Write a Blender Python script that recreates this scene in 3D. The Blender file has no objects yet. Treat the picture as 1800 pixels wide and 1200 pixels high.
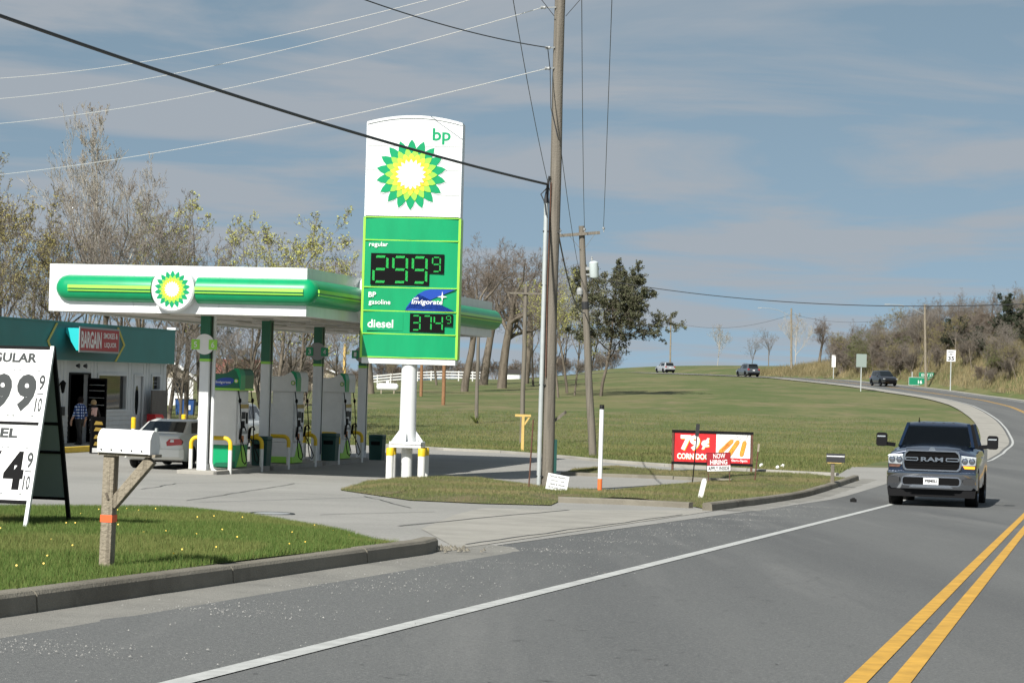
import bpy, bmesh, math, random
import numpy as np
from mathutils import Vector, Matrix, Euler
from mathutils.geometry import delaunay_2d_cdt

R = math.radians
random.seed(7); rng = np.random.default_rng(11)
sc = bpy.context.scene
COL = sc.collection
# ------------------------------------------------------------------ camera
CAMZ = 2.7; FPX = 4000.0
PITCH = math.atan(70 / FPX); ROLL = R(1.6)
cd = bpy.data.cameras.new('camera'); cam = bpy.data.objects.new('camera', cd); COL.objects.link(cam)
CM = Matrix.Rotation(R(90) + PITCH, 3, 'X') @ Matrix.Rotation(ROLL, 3, 'Z')
cam.matrix_world = Matrix.Translation((0, 0, CAMZ)) @ CM.to_4x4()
cd.sensor_width = 36; cd.lens = 36 * FPX / 1800; cd.clip_start = 0.5; cd.clip_end = 6000
sc.camera = cam
# ------------------------------------------------------------------ sky, sun, exposure
SUN = Vector((-0.5, -1.05, 1.0)).normalized()
SUN_EL = math.asin(SUN.z); SUN_AZ = math.atan2(SUN.x, SUN.y)
w = bpy.data.worlds.new('World'); sc.world = w; w.use_nodes = True
nt = w.node_tree; N = nt.nodes; LK = nt.links
bg = N['Background']; bg.inputs['Strength'].default_value = 0.078
sky = N.new('ShaderNodeTexSky'); sky.sky_type = 'NISHITA'; sky.sun_disc = False
sky.sun_elevation = SUN_EL; sky.sun_rotation = SUN_AZ; sky.altitude = 200
sky.air_density = 1.0; sky.dust_density = 0.5; sky.ozone_density = 1.0
tc = N.new('ShaderNodeTexCoord'); sp = N.new('ShaderNodeSeparateXYZ'); LK.new(tc.outputs['Generated'], sp.inputs[0])
def wmath(op, a, b=None, c=None):
    n = N.new('ShaderNodeMath'); n.operation = op
    for i, v in enumerate((a, b, c)):
        if v is None: continue
        if isinstance(v, (int, float)): n.inputs[i].default_value = v
        else: LK.new(v, n.inputs[i])
    return n.outputs[0]
# cloud layer: direction projected on a flat ceiling, so streaks flatten towards the horizon
zz = wmath('MAXIMUM', sp.outputs['Z'], 0.0)
den = wmath('ADD', zz, 0.055)
cx = wmath('DIVIDE', sp.outputs['X'], den); cy = wmath('DIVIDE', sp.outputs['Y'], den)
cb = N.new('ShaderNodeCombineXYZ'); LK.new(cx, cb.inputs[0]); LK.new(cy, cb.inputs[1])
nz = N.new('ShaderNodeTexNoise'); nz.inputs['Scale'].default_value = 0.7; nz.inputs['Detail'].default_value = 9
nz.inputs['Roughness'].default_value = 0.55; nz.inputs['Distortion'].default_value = 0.5
LK.new(cb.outputs[0], nz.inputs['Vector'])
cr = N.new('ShaderNodeValToRGB'); cr.color_ramp.elements[0].position = 0.43; cr.color_ramp.elements[1].position = 0.56
cr.color_ramp.elements[1].color = (0.86, 0.86, 0.86, 1)
LK.new(nz.outputs['Fac'], cr.inputs[0])
sv = N.new('ShaderNodeCombineXYZ'); LK.new(sp.outputs['X'], sv.inputs[0]); LK.new(sp.outputs['Y'], sv.inputs[1]); LK.new(wmath('ADD', wmath('ABSOLUTE', sp.outputs['Z']), 0.3), sv.inputs[2])
vn = N.new('ShaderNodeVectorMath'); vn.operation = 'NORMALIZE'; LK.new(sv.outputs[0], vn.inputs[0]); LK.new(vn.outputs[0], sky.inputs['Vector'])
mixc = N.new('ShaderNodeMixRGB'); LK.new(cr.outputs[0], mixc.inputs['Fac']); hs = N.new('ShaderNodeHueSaturation'); hs.inputs['Saturation'].default_value = .74; hs.inputs['Value'].default_value = 1.0; hs.inputs['Hue'].default_value = .474; LK.new(sky.outputs[0], hs.inputs['Color']); LK.new(hs.outputs[0], mixc.inputs['Color1'])
mixc.inputs['Color2'].default_value = (3.4, 3.72, 4.1, 1)
LK.new(mixc.outputs[0], bg.inputs['Color'])
sl = bpy.data.lights.new('sun', 'SUN'); sl.energy = 4.7; sl.angle = R(0.55); sl.color = (1.0, 0.97, 0.90)
so = bpy.data.objects.new('sun', sl); COL.objects.link(so); so.rotation_euler = SUN.to_track_quat('Z', 'Y').to_euler()
so.location = (-30, -60, 60)
sc.view_settings.view_transform = 'Standard'; sc.view_settings.look = 'None'
sc.view_settings.exposure = 0.55; sc.view_settings.gamma = 1.0; sc.view_settings.use_curve_mapping = False
sc.cycles.max_bounces = 6; sc.cycles.transparent_max_bounces = 12; sc.cycles.use_denoising = True

# ------------------------------------------------------------------ terrain function
HS, HC = 0.2446, 0.9696                      # heading of the near road
ZT = np.array([[0, -.1], [57, 0], [80, -.05], [95, -.2], [110, -.45], [125, -.5], [143, -.17], [152, 0], [167, .47], [183, 1.24],
      [195, 1.72], [212, 2.17], [232, 2.62], [255, 3.3], [285, 4.05], [335, 4.5], [370, 4.8], [430, 5.0], [600, 2.0], [1200, 0], [6000, -5]])
ROADC = [(-10 * HS - 1.05 * HC, -10 * HC + 1.05 * HS)]
for s_ in (10, 30, 50, 70, 90, 110, 130, 145):
    ROADC.append((s_ * HS - 1.05 * HC, s_ * HC + 1.05 * HS))
ROADC += [(39.3, 166), (41.6, 183), (43, 197), (43.9, 212), (43.9, 226), (43.1, 242), (41.6, 257), (37.3, 286), (28.4, 336), (16, 392), (2, 450)]
def catmull(pts, step=1.0):
    pts = [np.array(p, float) for p in pts]; out = []
    P = [2 * pts[0] - pts[1]] + pts + [2 * pts[-1] - pts[-2]]
    for i in range(1, len(P) - 2):
        n = max(2, int(np.linalg.norm(P[i + 1] - P[i]) / step))
        for k in range(n):
            t = k / n; a, b, c, d = P[i - 1], P[i], P[i + 1], P[i + 2]
            out.append(0.5 * (2 * b + (c - a) * t + (2 * a - 5 * b + 4 * c - d) * t * t + (3 * b - a - 3 * c + d) * t ** 3))
    out.append(P[-2]); return np.array(out)
RC = catmull(ROADC, 1.5)
RT = np.gradient(RC, axis=0); RT /= np.linalg.norm(RT, axis=1)[:, None]
RNR = np.stack([RT[:, 1], -RT[:, 0]], 1)       # right normal
def smax(a, b, k=0.06):
    return 0.5 * (a + b + np.sqrt((a - b) ** 2 + k * k))
def sstep(x, a, b):
    t = np.clip((x - a) / (b - a), 0, 1); return t * t * (3 - 2 * t)
OUTX = RC + RNR * 4.6
def gz(x, y):
    x = np.asarray(x, float); y = np.asarray(y, float)
    s = x * HS + y * HC
    z1 = 1.44 - 0.0253 * np.minimum(s, 75)
    zc = np.interp(y, ZT[:, 0], ZT[:, 1])
    wl = 0.1 + 0.5 * sstep(x, -34, -8) + 0.4 * sstep(x, -5, 22)
    zc = np.where(y > 150, zc * (1 + (wl - 1) * sstep(y, 150, 200)), zc)
    z = np.where(s < 75, smax(z1, zc), zc)
    ox = np.interp(y, OUTX[:, 1], OUTX[:, 0])
    e = x - ox - 3.0
    bank = np.where(e > 0, 11.0 * (1 - np.exp(-np.maximum(e, 0) * 0.075)), 0) * sstep(y, 120, 190) * (1 - 0.8 * sstep(y, 270, 360))
    return z + bank
def gzs(x, y): return float(gz(x, y))
def at(px, py, d):
    v = CM @ Vector(((px - 900) / FPX, (600 - py) / FPX, -1)); v = v * (d / v.y)
    return Vector((v.x, v.y, v.z + CAMZ))
def G(px, py, dz=0.0):
    lo = 6.0; d = lo
    while d < 900:
        p = at(px, py, d)
        if p.z <= gzs(p.x, p.y) + dz: break
        lo = d; d *= 1.03
    hi = d
    for _ in range(30):
        m = (lo + hi) / 2; p = at(px, py, m)
        if p.z <= gzs(p.x, p.y) + dz: hi = m
        else: lo = m
    p = at(px, py, hi); return (p.x, p.y)
def SN(s, n): return (s * HS - n * HC, s * HC + n * HS)      # along the near road / left of the camera's path

# ------------------------------------------------------------------ materials
MATS = {}
def pmat(name, col, rough=0.6, metal=0.0, var=0.0, scale=3.0, bump=0.0, bscale=40.0, col2=None, emit=None, coat=0.0, spec=0.5, stretch=None, detail=5):
    m = bpy.data.materials.new(name); m.use_nodes = True; t = m.node_tree; b = t.nodes['Principled BSDF']
    b.inputs['Base Color'].default_value = (*col, 1); b.inputs['Roughness'].default_value = rough; b.inputs['Metallic'].default_value = metal
    b.inputs['Specular IOR Level'].default_value = spec
    if coat: b.inputs['Coat Weight'].default_value = coat; b.inputs['Coat Roughness'].default_value = 0.05
    if emit: b.inputs['Emission Color'].default_value = (*emit[0], 1); b.inputs['Emission Strength'].default_value = emit[1]
    if var or col2 or bump:
        g = t.nodes.new('ShaderNodeNewGeometry'); src = g.outputs['Position']
        if stretch:
            mp = t.nodes.new('ShaderNodeMapping'); mp.inputs['Rotation'].default_value = stretch[0]; mp.inputs['Scale'].default_value = stretch[1]
            t.links.new(src, mp.inputs['Vector']); src = mp.outputs[0]
    if var or col2:
        n = t.nodes.new('ShaderNodeTexNoise'); n.inputs['Scale'].default_value = scale; n.inputs['Detail'].default_value = detail; n.inputs['Roughness'].default_value = 0.62
        t.links.new(src, n.inputs['Vector'])
        rp = t.nodes.new('ShaderNodeValToRGB'); rp.color_ramp.elements[0].position = 0.3; rp.color_ramp.elements[1].position = 0.7
        c2 = col2 if col2 else tuple(min(1, c * (1 + var)) for c in col); c1 = col if col2 else tuple(c * (1 - var) for c in col)
        rp.color_ramp.elements[0].color = (*c1, 1); rp.color_ramp.elements[1].color = (*c2, 1)
        t.links.new(n.outputs['Fac'], rp.inputs[0]); t.links.new(rp.outputs[0], b.inputs['Base Color'])
    if bump:
        n2 = t.nodes.new('ShaderNodeTexNoise'); n2.inputs['Scale'].default_value = bscale; n2.inputs['Detail'].default_value = 4
        t.links.new(src, n2.inputs['Vector'])
        bp = t.nodes.new('ShaderNodeBump'); bp.inputs['Strength'].default_value = bump; bp.inputs['Distance'].default_value = 0.02
        t.links.new(n2.outputs['Fac'], bp.inputs['Height']); t.links.new(bp.outputs[0], b.inputs['Normal'])
    MATS[name] = m; return m
def layered(name, base, layers, rough=0.85, bump=0.3, bscale=60, spec=0.3):
    """base colour then noise layers (colour, scale, lo, hi, amount, stretch)"""
    m = bpy.data.materials.new(name); m.use_nodes = True; t = m.node_tree; b = t.nodes['Principled BSDF']
    b.inputs['Roughness'].default_value = rough; b.inputs['Specular IOR Level'].default_value = spec
    g = t.nodes.new('ShaderNodeNewGeometry'); prev = None
    for i, (c, scl, lo, hi, amt, st) in enumerate(layers):
        src = g.outputs['Position']
        mp = t.nodes.new('ShaderNodeMapping'); mp.inputs['Location'].default_value = (i * 13.7, i * 5.1, 0)
        if st: mp.inputs['Rotation'].default_value = st[0]; mp.inputs['Scale'].default_value = st[1]
        t.links.new(src, mp.inputs['Vector'])
        n = t.nodes.new('ShaderNodeTexNoise'); n.inputs['Scale'].default_value = scl; n.inputs['Detail'].default_value = 6; n.inputs['Roughness'].default_value = 0.6
        t.links.new(mp.outputs[0], n.inputs['Vector'])
        mr = t.nodes.new('ShaderNodeMapRange'); mr.inputs[1].default_value = lo; mr.inputs[2].default_value = hi; mr.inputs[4].default_value = amt
        t.links.new(n.outputs['Fac'], mr.inputs[0])
        mx = t.nodes.new('ShaderNodeMixRGB'); t.links.new(mr.outputs[0], mx.inputs['Fac'])
        if prev is None: mx.inputs['Color1'].default_value = (*base, 1)
        else: t.links.new(prev, mx.inputs['Color1'])
        mx.inputs['Color2'].default_value = (*c, 1); prev = mx.outputs[0]
    t.links.new(prev, b.inputs['Base Color'])
    n2 = t.nodes.new('ShaderNodeTexNoise'); n2.inputs['Scale'].default_value = bscale; n2.inputs['Detail'].default_value = 3
    t.links.new(g.outputs['Position'], n2.inputs['Vector'])
    bp = t.nodes.new('ShaderNodeBump'); bp.inputs['Strength'].default_value = bump; bp.inputs['Distance'].default_value = 0.03
    t.links.new(n2.outputs['Fac'], bp.inputs['Height']); t.links.new(bp.outputs[0], b.inputs['Normal'])
    MATS[name] = m; return m
ROADROT = ((0, 0, R(14.16)), (1.0, 0.05, 1))     # streaks along the road
layered('lawn', (.092, .116, .037), [((.155, .145, .064), .07, .44, .56, .85, None), ((.185, .15, .085), .25, .52, .63, .75, None), ((.06, .095, .026), .5, .52, .64, .6, None),
        ((.075, .11, .032), 1.7, .5, .75, .6, None), ((.16, .165, .07), 6, .52, .8, .45, None)], bump=.9, bscale=9)
layered('dry_grass', (.085, .098, .032), [((.15, .115, .065), .8, .42, .6, .85, None), ((.06, .085, .022), 2.2, .55, .7, .8, None),
        ((.2, .165, .1), 7, .55, .75, .6, None)], bump=.9, bscale=25)
layered('bank_scrub', (.15, .135, .065), [((.11, .095, .055), .5, .45, .6, .8, None), ((.1, .115, .04), .2, .5, .62, .7, None), ((.22, .18, .1), 2, .52, .7, .6, None)], bump=1, bscale=5)
layered('island_soil', (.095, .125, .038), [((.17, .145, .075), 1.2, .5, .68, .7, None), ((.045, .07, .018), 3, .5, .7, .6, None)], bump=.9, bscale=30)
layered('asphalt', (.124, .127, .125), [((.09, .093, .094), .3, .42, .6, .9, ROADROT), ((.165, .166, .161), 1.1, .55, .7, .6, ROADROT),
        ((.10, .10, .10), 3.2, .64, .72, .45, ((0, 0, R(14.16)), (1, .25, 1))), ((.23, .23, .22), 55, .5, .66, .55, None), ((.075, .075, .076), 38, .52, .66, .55, None)], bump=.35, bscale=120)
layered('lot_paving', (.29, .282, .262), [((.235, .23, .214), .16, .4, .62, .8, None), ((.345, .335, .312), .5, .55, .75, .6, None),
        ((.22, .212, .196), .9, .66, .78, .55, None), ((.37, .36, .335), 30, .5, .66, .5, None), ((.16, .155, .145), 24, .53, .68, .45, None)], bump=.3, bscale=90)
layered('concrete', (.32, .305, .272), [((.245, .235, .21), .7, .42, .65, .8, None), ((.4, .385, .35), 3, .55, .75, .5, None), ((.2, .19, .17), 14, .6, .8, .5, None)], bump=.3, bscale=70)
layered('kerb_concrete', (.2, .183, .148), [((.125, .112, .088), .9, .45, .65, .85, None), ((.26, .24, .2), 4, .55, .75, .5, None), ((.13, .12, .1), 20, .6, .8, .5, None)], bump=.4, bscale=60)
layered('gutter_dust', (.23, .222, .2), [((.17, .165, .15), .8, .45, .65, .8, None), ((.3, .29, .265), 25, .52, .75, .6, None)], bump=.4, bscale=90)
layered('bark', (.16, .135, .105), [((.075, .062, .048), 3, .42, .62, .8, ((0, 0, 0), (1, 1, .25))), ((.24, .21, .17), 8, .55, .75, .5, None)], bump=.8, bscale=12)
layered('pole_wood', (.18, .16, .132), [((.1, .09, .075), 5, .45, .65, .8, ((0, 0, 0), (3, 3, .12))), ((.25, .225, .19), 12, .55, .75, .5, ((0, 0, 0), (2, 2, .1)))], bump=.5, bscale=30)
layered('post_wood', (.265, .23, .175), [((.15, .128, .096), 9, .48, .6, .85, ((0, 0, 0), (4, 4, .3))), ((.15, .12, .09), 3, .68, .74, .8, None)], bump=.5, bscale=40)
pmat('line_white', (.42, .425, .41), .7, var=.22, scale=6); pmat('line_yellow', (.52, .29, .04), .7, var=.2, scale=5)
pmat('white', (.8, .8, .8), .45); pmat('white_worn', (.74, .735, .71), .5, var=.07, scale=2.5); pmat('white_metal', (.70, .715, .72), .35, var=.06, scale=1.5, stretch=((0, 0, 0), (2.5, 2.5, .35)))
pmat('sign_white', (.72, .74, .745), .35); pmat('bp_green', (.0, .29, .112), .33, var=.09, scale=1.6, stretch=((0, 0, 0), (1.5, 1.5, .4))); pmat('bp_green_dark', (.006, .12, .06), .35)
pmat('bp_lime', (.30, .66, .07), .35); pmat('bp_yellow', (.9, .75, .05), .4); pmat('bp_gold', (.88, .56, .02), .4)
pmat('bp_blue', (.012, .06, .36), .3); pmat('black', (.004, .004, .0045), .6, spec=.1); pmat('dark_grey', (.03, .031, .033), .55, spec=.3); pmat('grey', (.3, .31, .31), .5)
pmat('galvanised', (.5, .53, .53), .4, .3, var=.08, scale=4); pmat('safety_yellow', (.75, .5, .015), .5, var=.1, scale=4); pmat('orange', (.85, .17, .04), .6)
pmat('teal', (.018, .175, .17), .45, var=.08, scale=.8); pmat('teal_dark', (.008, .1, .11), .45); pmat('teal_sunlit', (.02, .48, .5), .4); pmat('chevron', (.46, .4, .06), .5)
pmat('siding', (.6, .61, .61), .6, var=.06, scale=1.2); pmat('red_sign', (.36, .02, .03), .45); pmat('red', (.62, .02, .025), .4); pmat('led', (.0, .1, .02), .5, emit=((.01, .7, .1), .75))
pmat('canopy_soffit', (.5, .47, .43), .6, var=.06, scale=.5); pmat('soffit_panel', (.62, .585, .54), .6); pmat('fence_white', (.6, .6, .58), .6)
pmat('rust', (.11, .05, .032), .8, var=.25, scale=14); pmat('wire_dark', (.035, .037, .04), .5); pmat('wire_light', (.6, .59, .56), .4); pmat('rubber', (.011, .011, .011), .8, var=.2, scale=20, spec=.2)
pmat('chrome', (.44, .46, .5), .13, 1.0); pmat('truck_paint', (.006, .016, .042), .22, .3, coat=1.0); pmat('car_white', (.78, .78, .74), .3, coat=.6); pmat('car_black', (.012, .013, .016), .25, coat=1.0)
pmat('car_grey', (.11, .125, .145), .3, .4, coat=.8); pmat('car_silver', (.48, .5, .52), .3, .4, coat=.7); pmat('dark_glass', (.012, .015, .017), .06); pmat('tail_red', (.4, .012, .02), .2, coat=.5)
pmat('amber', (.9, .3, .02), .3, emit=((1, .35, .02), .7)); pmat('lamp_clear', (.52, .55, .57), .14, .5); pmat('trim_dark', (.006, .006, .007), .55, spec=.15); pmat('plate', (.7, .71, .72), .5)
pmat('interior', (.03, .03, .032), .8); pmat('skin', (.5, .3, .22), .6); pmat('hair_brown', (.014, .009, .007), .8, spec=.15); pmat('hair_blond', (.36, .25, .13), .7); pmat('pants_black', (.014, .014, .016), .85)
pmat('jacket_black', (.016, .014, .016), .85); pmat('pink_print', (.62, .4, .37), .8, var=.25, scale=9); pmat('shirt_grey', (.12, .13, .15), .9)
pmat('corn', (.62, .25, .03), .5, var=.2, scale=12); pmat('corn_dark', (.42, .13, .02), .5); pmat('roof_red', (.17, .06, .045), .8, var=.15, scale=2); pmat('roof_dark', (.05, .046, .045), .8); pmat('roof_grey', (.33, .33, .32), .8)
pmat('house_tan', (.3, .26, .2), .8); pmat('twig', (.2, .175, .15), .85); pmat('twig_pale', (.4, .37, .32), .85); pmat('twig_brown', (.165, .135, .11), .85)
pmat('buds', (.36, .36, .09), .7, var=.3, scale=1.5); pmat('buds_olive', (.26, .23, .075), .7, var=.3, scale=1.2); pmat('buds_brown', (.16, .11, .07), .8, var=.25, scale=1.5); pmat('cedar', (.03, .042, .02), .8, var=.35, scale=1.2)
pmat('cedar_olive', (.078, .082, .04), .8, var=.35, scale=.8); pmat('shrub_green', (.12, .15, .03), .8, var=.3, scale=1); pmat('gold_grass', (.36, .26, .11), .9, var=.15, scale=1)
pmat('stone', (.28, .275, .26), .9, var=.3, scale=30); pmat('wood_yellow', (.58, .4, .13), .7, var=.1, scale=6); pmat('pole_brown', (.24, .125, .06), .85, var=.2, scale=4); pmat('transformer', (.52, .58, .58), .4)
pmat('sign_green', (.015, .22, .12), .4); pmat('sign_back', (.3, .36, .33), .4, .3); pmat('tape_orange', (.9, .13, .04), .5); pmat('bin_green', (.008, .06, .05), .5); pmat('blue_box', (.02, .07, .22), .5)
pmat('brick_white', (.58, .59, .58), .7, var=.06, scale=4); pmat('weathered_board', (.13, .115, .1), .8, var=.25, scale=8, stretch=((0, 0, 0), (4, 4, .4)))
pmat('tar', (.06, .06, .06), .8); pmat('aframe_back_shaded', (.2, .245, .23), .5); pmat('digit_grey', (.045, .05, .052), .6, spec=.2); pmat('gold_print', (.4, .27, .06), .4)
def plaid(name):
    m = bpy.data.materials.new(name); m.use_nodes = True; t = m.node_tree; b = t.nodes['Principled BSDF']; b.inputs['Roughness'].default_value = .9
    c = t.nodes.new('ShaderNodeTexCoord'); prev = None
    facs = []
    for d in ('X', 'Z'):
        wv = t.nodes.new('ShaderNodeTexWave'); wv.bands_direction = d; wv.inputs['Scale'].default_value = 3.2; t.links.new(c.outputs['Object'], wv.inputs['Vector']); facs.append(wv.outputs['Fac'])
    a = t.nodes.new('ShaderNodeMath'); a.operation = 'ADD'; t.links.new(facs[0], a.inputs[0]); t.links.new(facs[1], a.inputs[1])
    rp = t.nodes.new('ShaderNodeValToRGB'); rp.color_ramp.elements[0].position = .25; rp.color_ramp.elements[0].color = (.01, .018, .06, 1); rp.color_ramp.elements[1].position = .95; rp.color_ramp.elements[1].color = (.65, .7, .75, 1)
    e = rp.color_ramp.elements.new(.6); e.color = (.02, .09, .36, 1)
    h = t.nodes.new('ShaderNodeMath'); h.operation = 'MULTIPLY'; h.inputs[1].default_value = .5; t.links.new(a.outputs[0], h.inputs[0]); t.links.new(h.outputs[0], rp.inputs[0]); t.links.new(rp.outputs[0], b.inputs['Base Color'])
    MATS[name] = m
plaid('plaid')
def spots(name, c1, c2, scale, thr):
    m = bpy.data.materials.new(name); m.use_nodes = True; t = m.node_tree; b = t.nodes['Principled BSDF']; b.inputs['Roughness'].default_value = .9
    c = t.nodes.new('ShaderNodeTexCoord'); v = t.nodes.new('ShaderNodeTexVoronoi'); v.inputs['Scale'].default_value = scale; t.links.new(c.outputs['Object'], v.inputs['Vector'])
    rp = t.nodes.new('ShaderNodeValToRGB'); rp.color_ramp.interpolation = 'CONSTANT'; rp.color_ramp.elements[0].color = (*c2, 1); rp.color_ramp.elements[1].position = thr; rp.color_ramp.elements[1].color = (*c1, 1)
    t.links.new(v.outputs['Distance'], rp.inputs[0]); t.links.new(rp.outputs[0], b.inputs['Base Color']); MATS[name] = m
spots('dotted', (.014, .014, .016), (.7, .68, .64), 13, .33)
def clearglass(name, tint, fac):
    m = bpy.data.materials.new(name); m.use_nodes = True; t = m.node_tree; o = t.nodes['Material Output']; t.nodes.remove(t.nodes['Principled BSDF'])
    tr = t.nodes.new('ShaderNodeBsdfTransparent'); tr.inputs[0].default_value = (*tint, 1); gl = t.nodes.new('ShaderNodeBsdfGlossy'); gl.inputs['Roughness'].default_value = .03
    fr = t.nodes.new('ShaderNodeFresnel'); fr.inputs[0].default_value = 1.5; mx = t.nodes.new('ShaderNodeMixShader')
    ad = t.nodes.new('ShaderNodeMath'); ad.operation = 'ADD'; ad.inputs[1].default_value = fac; t.links.new(fr.outputs[0], ad.inputs[0]); t.links.new(ad.outputs[0], mx.inputs[0])
    t.links.new(tr.outputs[0], mx.inputs[1]); t.links.new(gl.outputs[0], mx.inputs[2]); t.links.new(mx.outputs[0], o.inputs[0]); MATS[name] = m
clearglass('tinted_glass', (.62, .66, .65), .02); clearglass('window_glass', (.25, .28, .28), .12)
def tintmat(name, a, b_):
    m = bpy.data.materials.new(name); m.use_nodes = True; t = m.node_tree; b = t.nodes['Principled BSDF']; b.inputs['Roughness'].default_value = .75; b.inputs['Specular IOR Level'].default_value = .25
    at_ = t.nodes.new('ShaderNodeAttribute'); at_.attribute_name = 'tint'; mx = t.nodes.new('ShaderNodeMixRGB'); mx.inputs[1].default_value = (*a, 1); mx.inputs[2].default_value = (*b_, 1)
    t.links.new(at_.outputs['Fac'], mx.inputs[0]); t.links.new(mx.outputs[0], b.inputs['Base Color']); MATS[name] = m
tintmat('scrub', (.13, .115, .055), (.3, .24, .13)); tintmat('grass_blade', (.06, .122, .02), (.17, .175, .055)); tintmat('grass_dry', (.09, .125, .034), (.24, .19, .1)); tintmat('grass_lawn', (.08, .112, .03), (.19, .17, .07))

# ------------------------------------------------------------------ builders
def tag(o, label=None, cat=None, group=None, kind=None):
    if label: o['label'] = label
    if cat: o['category'] = cat
    if group: o['group'] = group
    if kind: o['kind'] = kind
    return o
def thing(name, label, cat, loc=(0, 0, 0), rz=0.0, group=None, kind=None):
    o = bpy.data.objects.new(name, None); COL.objects.link(o); o.location = loc; o.rotation_euler = (0, 0, rz); o.empty_display_size = .3
    return tag(o, label, cat, group, kind)
class MB:
    def __init__(s): s.v = []; s.f = []; s.m = []
    def add(s, vs, fs, mi=0):
        b = len(s.v); s.v += [tuple(v) for v in vs]; s.f += [tuple(i + b for i in f) for f in fs]; s.m += [mi] * len(fs); return s
    def box(s, x0, x1, y0, y1, z0, z1, mi=0):
        return s.add([(x0, y0, z0), (x1, y0, z0), (x1, y1, z0), (x0, y1, z0), (x0, y0, z1), (x1, y0, z1), (x1, y1, z1), (x0, y1, z1)],
                     [(0, 3, 2, 1), (4, 5, 6, 7), (0, 1, 5, 4), (1, 2, 6, 5), (2, 3, 7, 6), (3, 0, 4, 7)], mi)
    def bar(s, a, b, w, h, mi=0, up=(0, 0, 1)):
        a = Vector(a); b = Vector(b); d = (b - a).normalized(); u = Vector(up)
        if abs(d.dot(u)) > .98: u = Vector((0, 1, 0))
        x = d.cross(u).normalized() * (w / 2); y = x.cross(d).normalized() * (h / 2)
        vs = [a - x - y, a + x - y, a + x + y, a - x + y, b - x - y, b + x - y, b + x + y, b - x + y]
        return s.add(vs, [(0, 1, 2, 3), (7, 6, 5, 4), (0, 4, 5, 1), (1, 5, 6, 2), (2, 6, 7, 3), (3, 7, 4, 0)], mi)
    def tube(s, path, rad, n=8, mi=0, caps=True):
        path = [Vector(p) for p in path]; rs = rad if isinstance(rad, (list, tuple)) else [rad] * len(path); vs = []; fs = []
        ref = None
        for i, p in enumerate(path):
            d = (path[min(i + 1, len(path) - 1)] - path[max(i - 1, 0)]).normalized()
            if ref is None: ref = Vector((0, 0, 1)) if abs(d.z) < .9 else Vector((1, 0, 0))
            u = (ref - d * ref.dot(d)).normalized(); ref = u; vv = d.cross(u)
            for k in range(n):
                a = 2 * math.pi * k / n; vs.append(p + (u * math.cos(a) + vv * math.sin(a)) * rs[i])
        for i in range(len(path) - 1):
            for k in range(n): fs.append((i * n + k, i * n + (k + 1) % n, (i + 1) * n + (k + 1) % n, (i + 1) * n + k))
        if caps: fs.append(tuple(range(n - 1, -1, -1))); fs.append(tuple(range((len(path) - 1) * n, len(path) * n)))
        return s.add(vs, fs, mi)
    def prism(s, poly, y0, y1, mi=0, plane='xz'):
        n = len(poly)
        if plane == 'xz': A = [(a, y0, b) for a, b in poly]; B = [(a, y1, b) for a, b in poly]
        elif plane == 'yz': A = [(y0, a, b) for a, b in poly]; B = [(y1, a, b) for a, b in poly]
        else: A = [(a, b, y0) for a, b in poly]; B = [(a, b, y1) for a, b in poly]
        return s.add(A + B, [tuple(range(n)), tuple(range(2 * n - 1, n - 1, -1))] + [((i + 1) % n, i, n + i, n + (i + 1) % n) for i in range(n)], mi)
    def lathe(s, prof, n=16, o=(0, 0, 0), axis='z', mi=0):
        vs = []; fs = []; m = len(prof)
        for k in range(n):
            a = 2 * math.pi * k / n
            for r, h in prof:
                c, t = r * math.cos(a), r * math.sin(a)
                p = {'z': (c, t, h), 'x': (h, c, t), 'y': (t, h, c)}[axis]; vs.append((p[0] + o[0], p[1] + o[1], p[2] + o[2]))
        for k in range(n):
            for i in range(m - 1): fs.append((k * m + i, ((k + 1) % n) * m + i, ((k + 1) % n) * m + i + 1, k * m + i + 1))
        return s.add(vs, fs, mi)
    def loft(s, secs, mi=0, caps=True):
        n = len(secs[0]); vs = [p for c in secs for p in c]; fs = []
        for i in range(len(secs) - 1):
            for k in range(n - 1): fs.append((i * n + k, i * n + k + 1, (i + 1) * n + k + 1, (i + 1) * n + k))
        if caps: fs.append(tuple(range(n - 1, -1, -1))); fs.append(tuple(range((len(secs) - 1) * n, len(secs) * n)))
        return s.add(vs, fs, mi)
    def build(s, name, mats, parent=None, smooth=False, bevel=0.0, loc=None, rot=None):
        me = bpy.data.meshes.new(name); me.from_pydata(s.v, [], s.f)
        for m in ([mats] if isinstance(mats, str) else mats): me.materials.append(MATS[m])
        if any(s.m): me.polygons.foreach_set('material_index', s.m)
        bm = bmesh.new(); bm.from_mesh(me); bmesh.ops.recalc_face_normals(bm, faces=bm.faces); bm.to_mesh(me); bm.free()
        if smooth:
            me.polygons.foreach_set('use_smooth', [True] * len(me.polygons)); me.set_sharp_from_angle(angle=R(38))
        me.update(); o = bpy.data.objects.new(name, me); COL.objects.link(o)
        if parent: o.parent = parent
        if loc is not None: o.location = loc
        if rot is not None: o.rotation_euler = rot
        if bevel:
            b = o.modifiers.new('bevel', 'BEVEL'); b.width = bevel; b.segments = 2; b.limit_method = 'ANGLE'
        return o
def copy_tree(o, parent=None):
    c = o.copy(); COL.objects.link(c); c.parent = parent
    for ch in o.children: copy_tree(ch, c)
    return c
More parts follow.
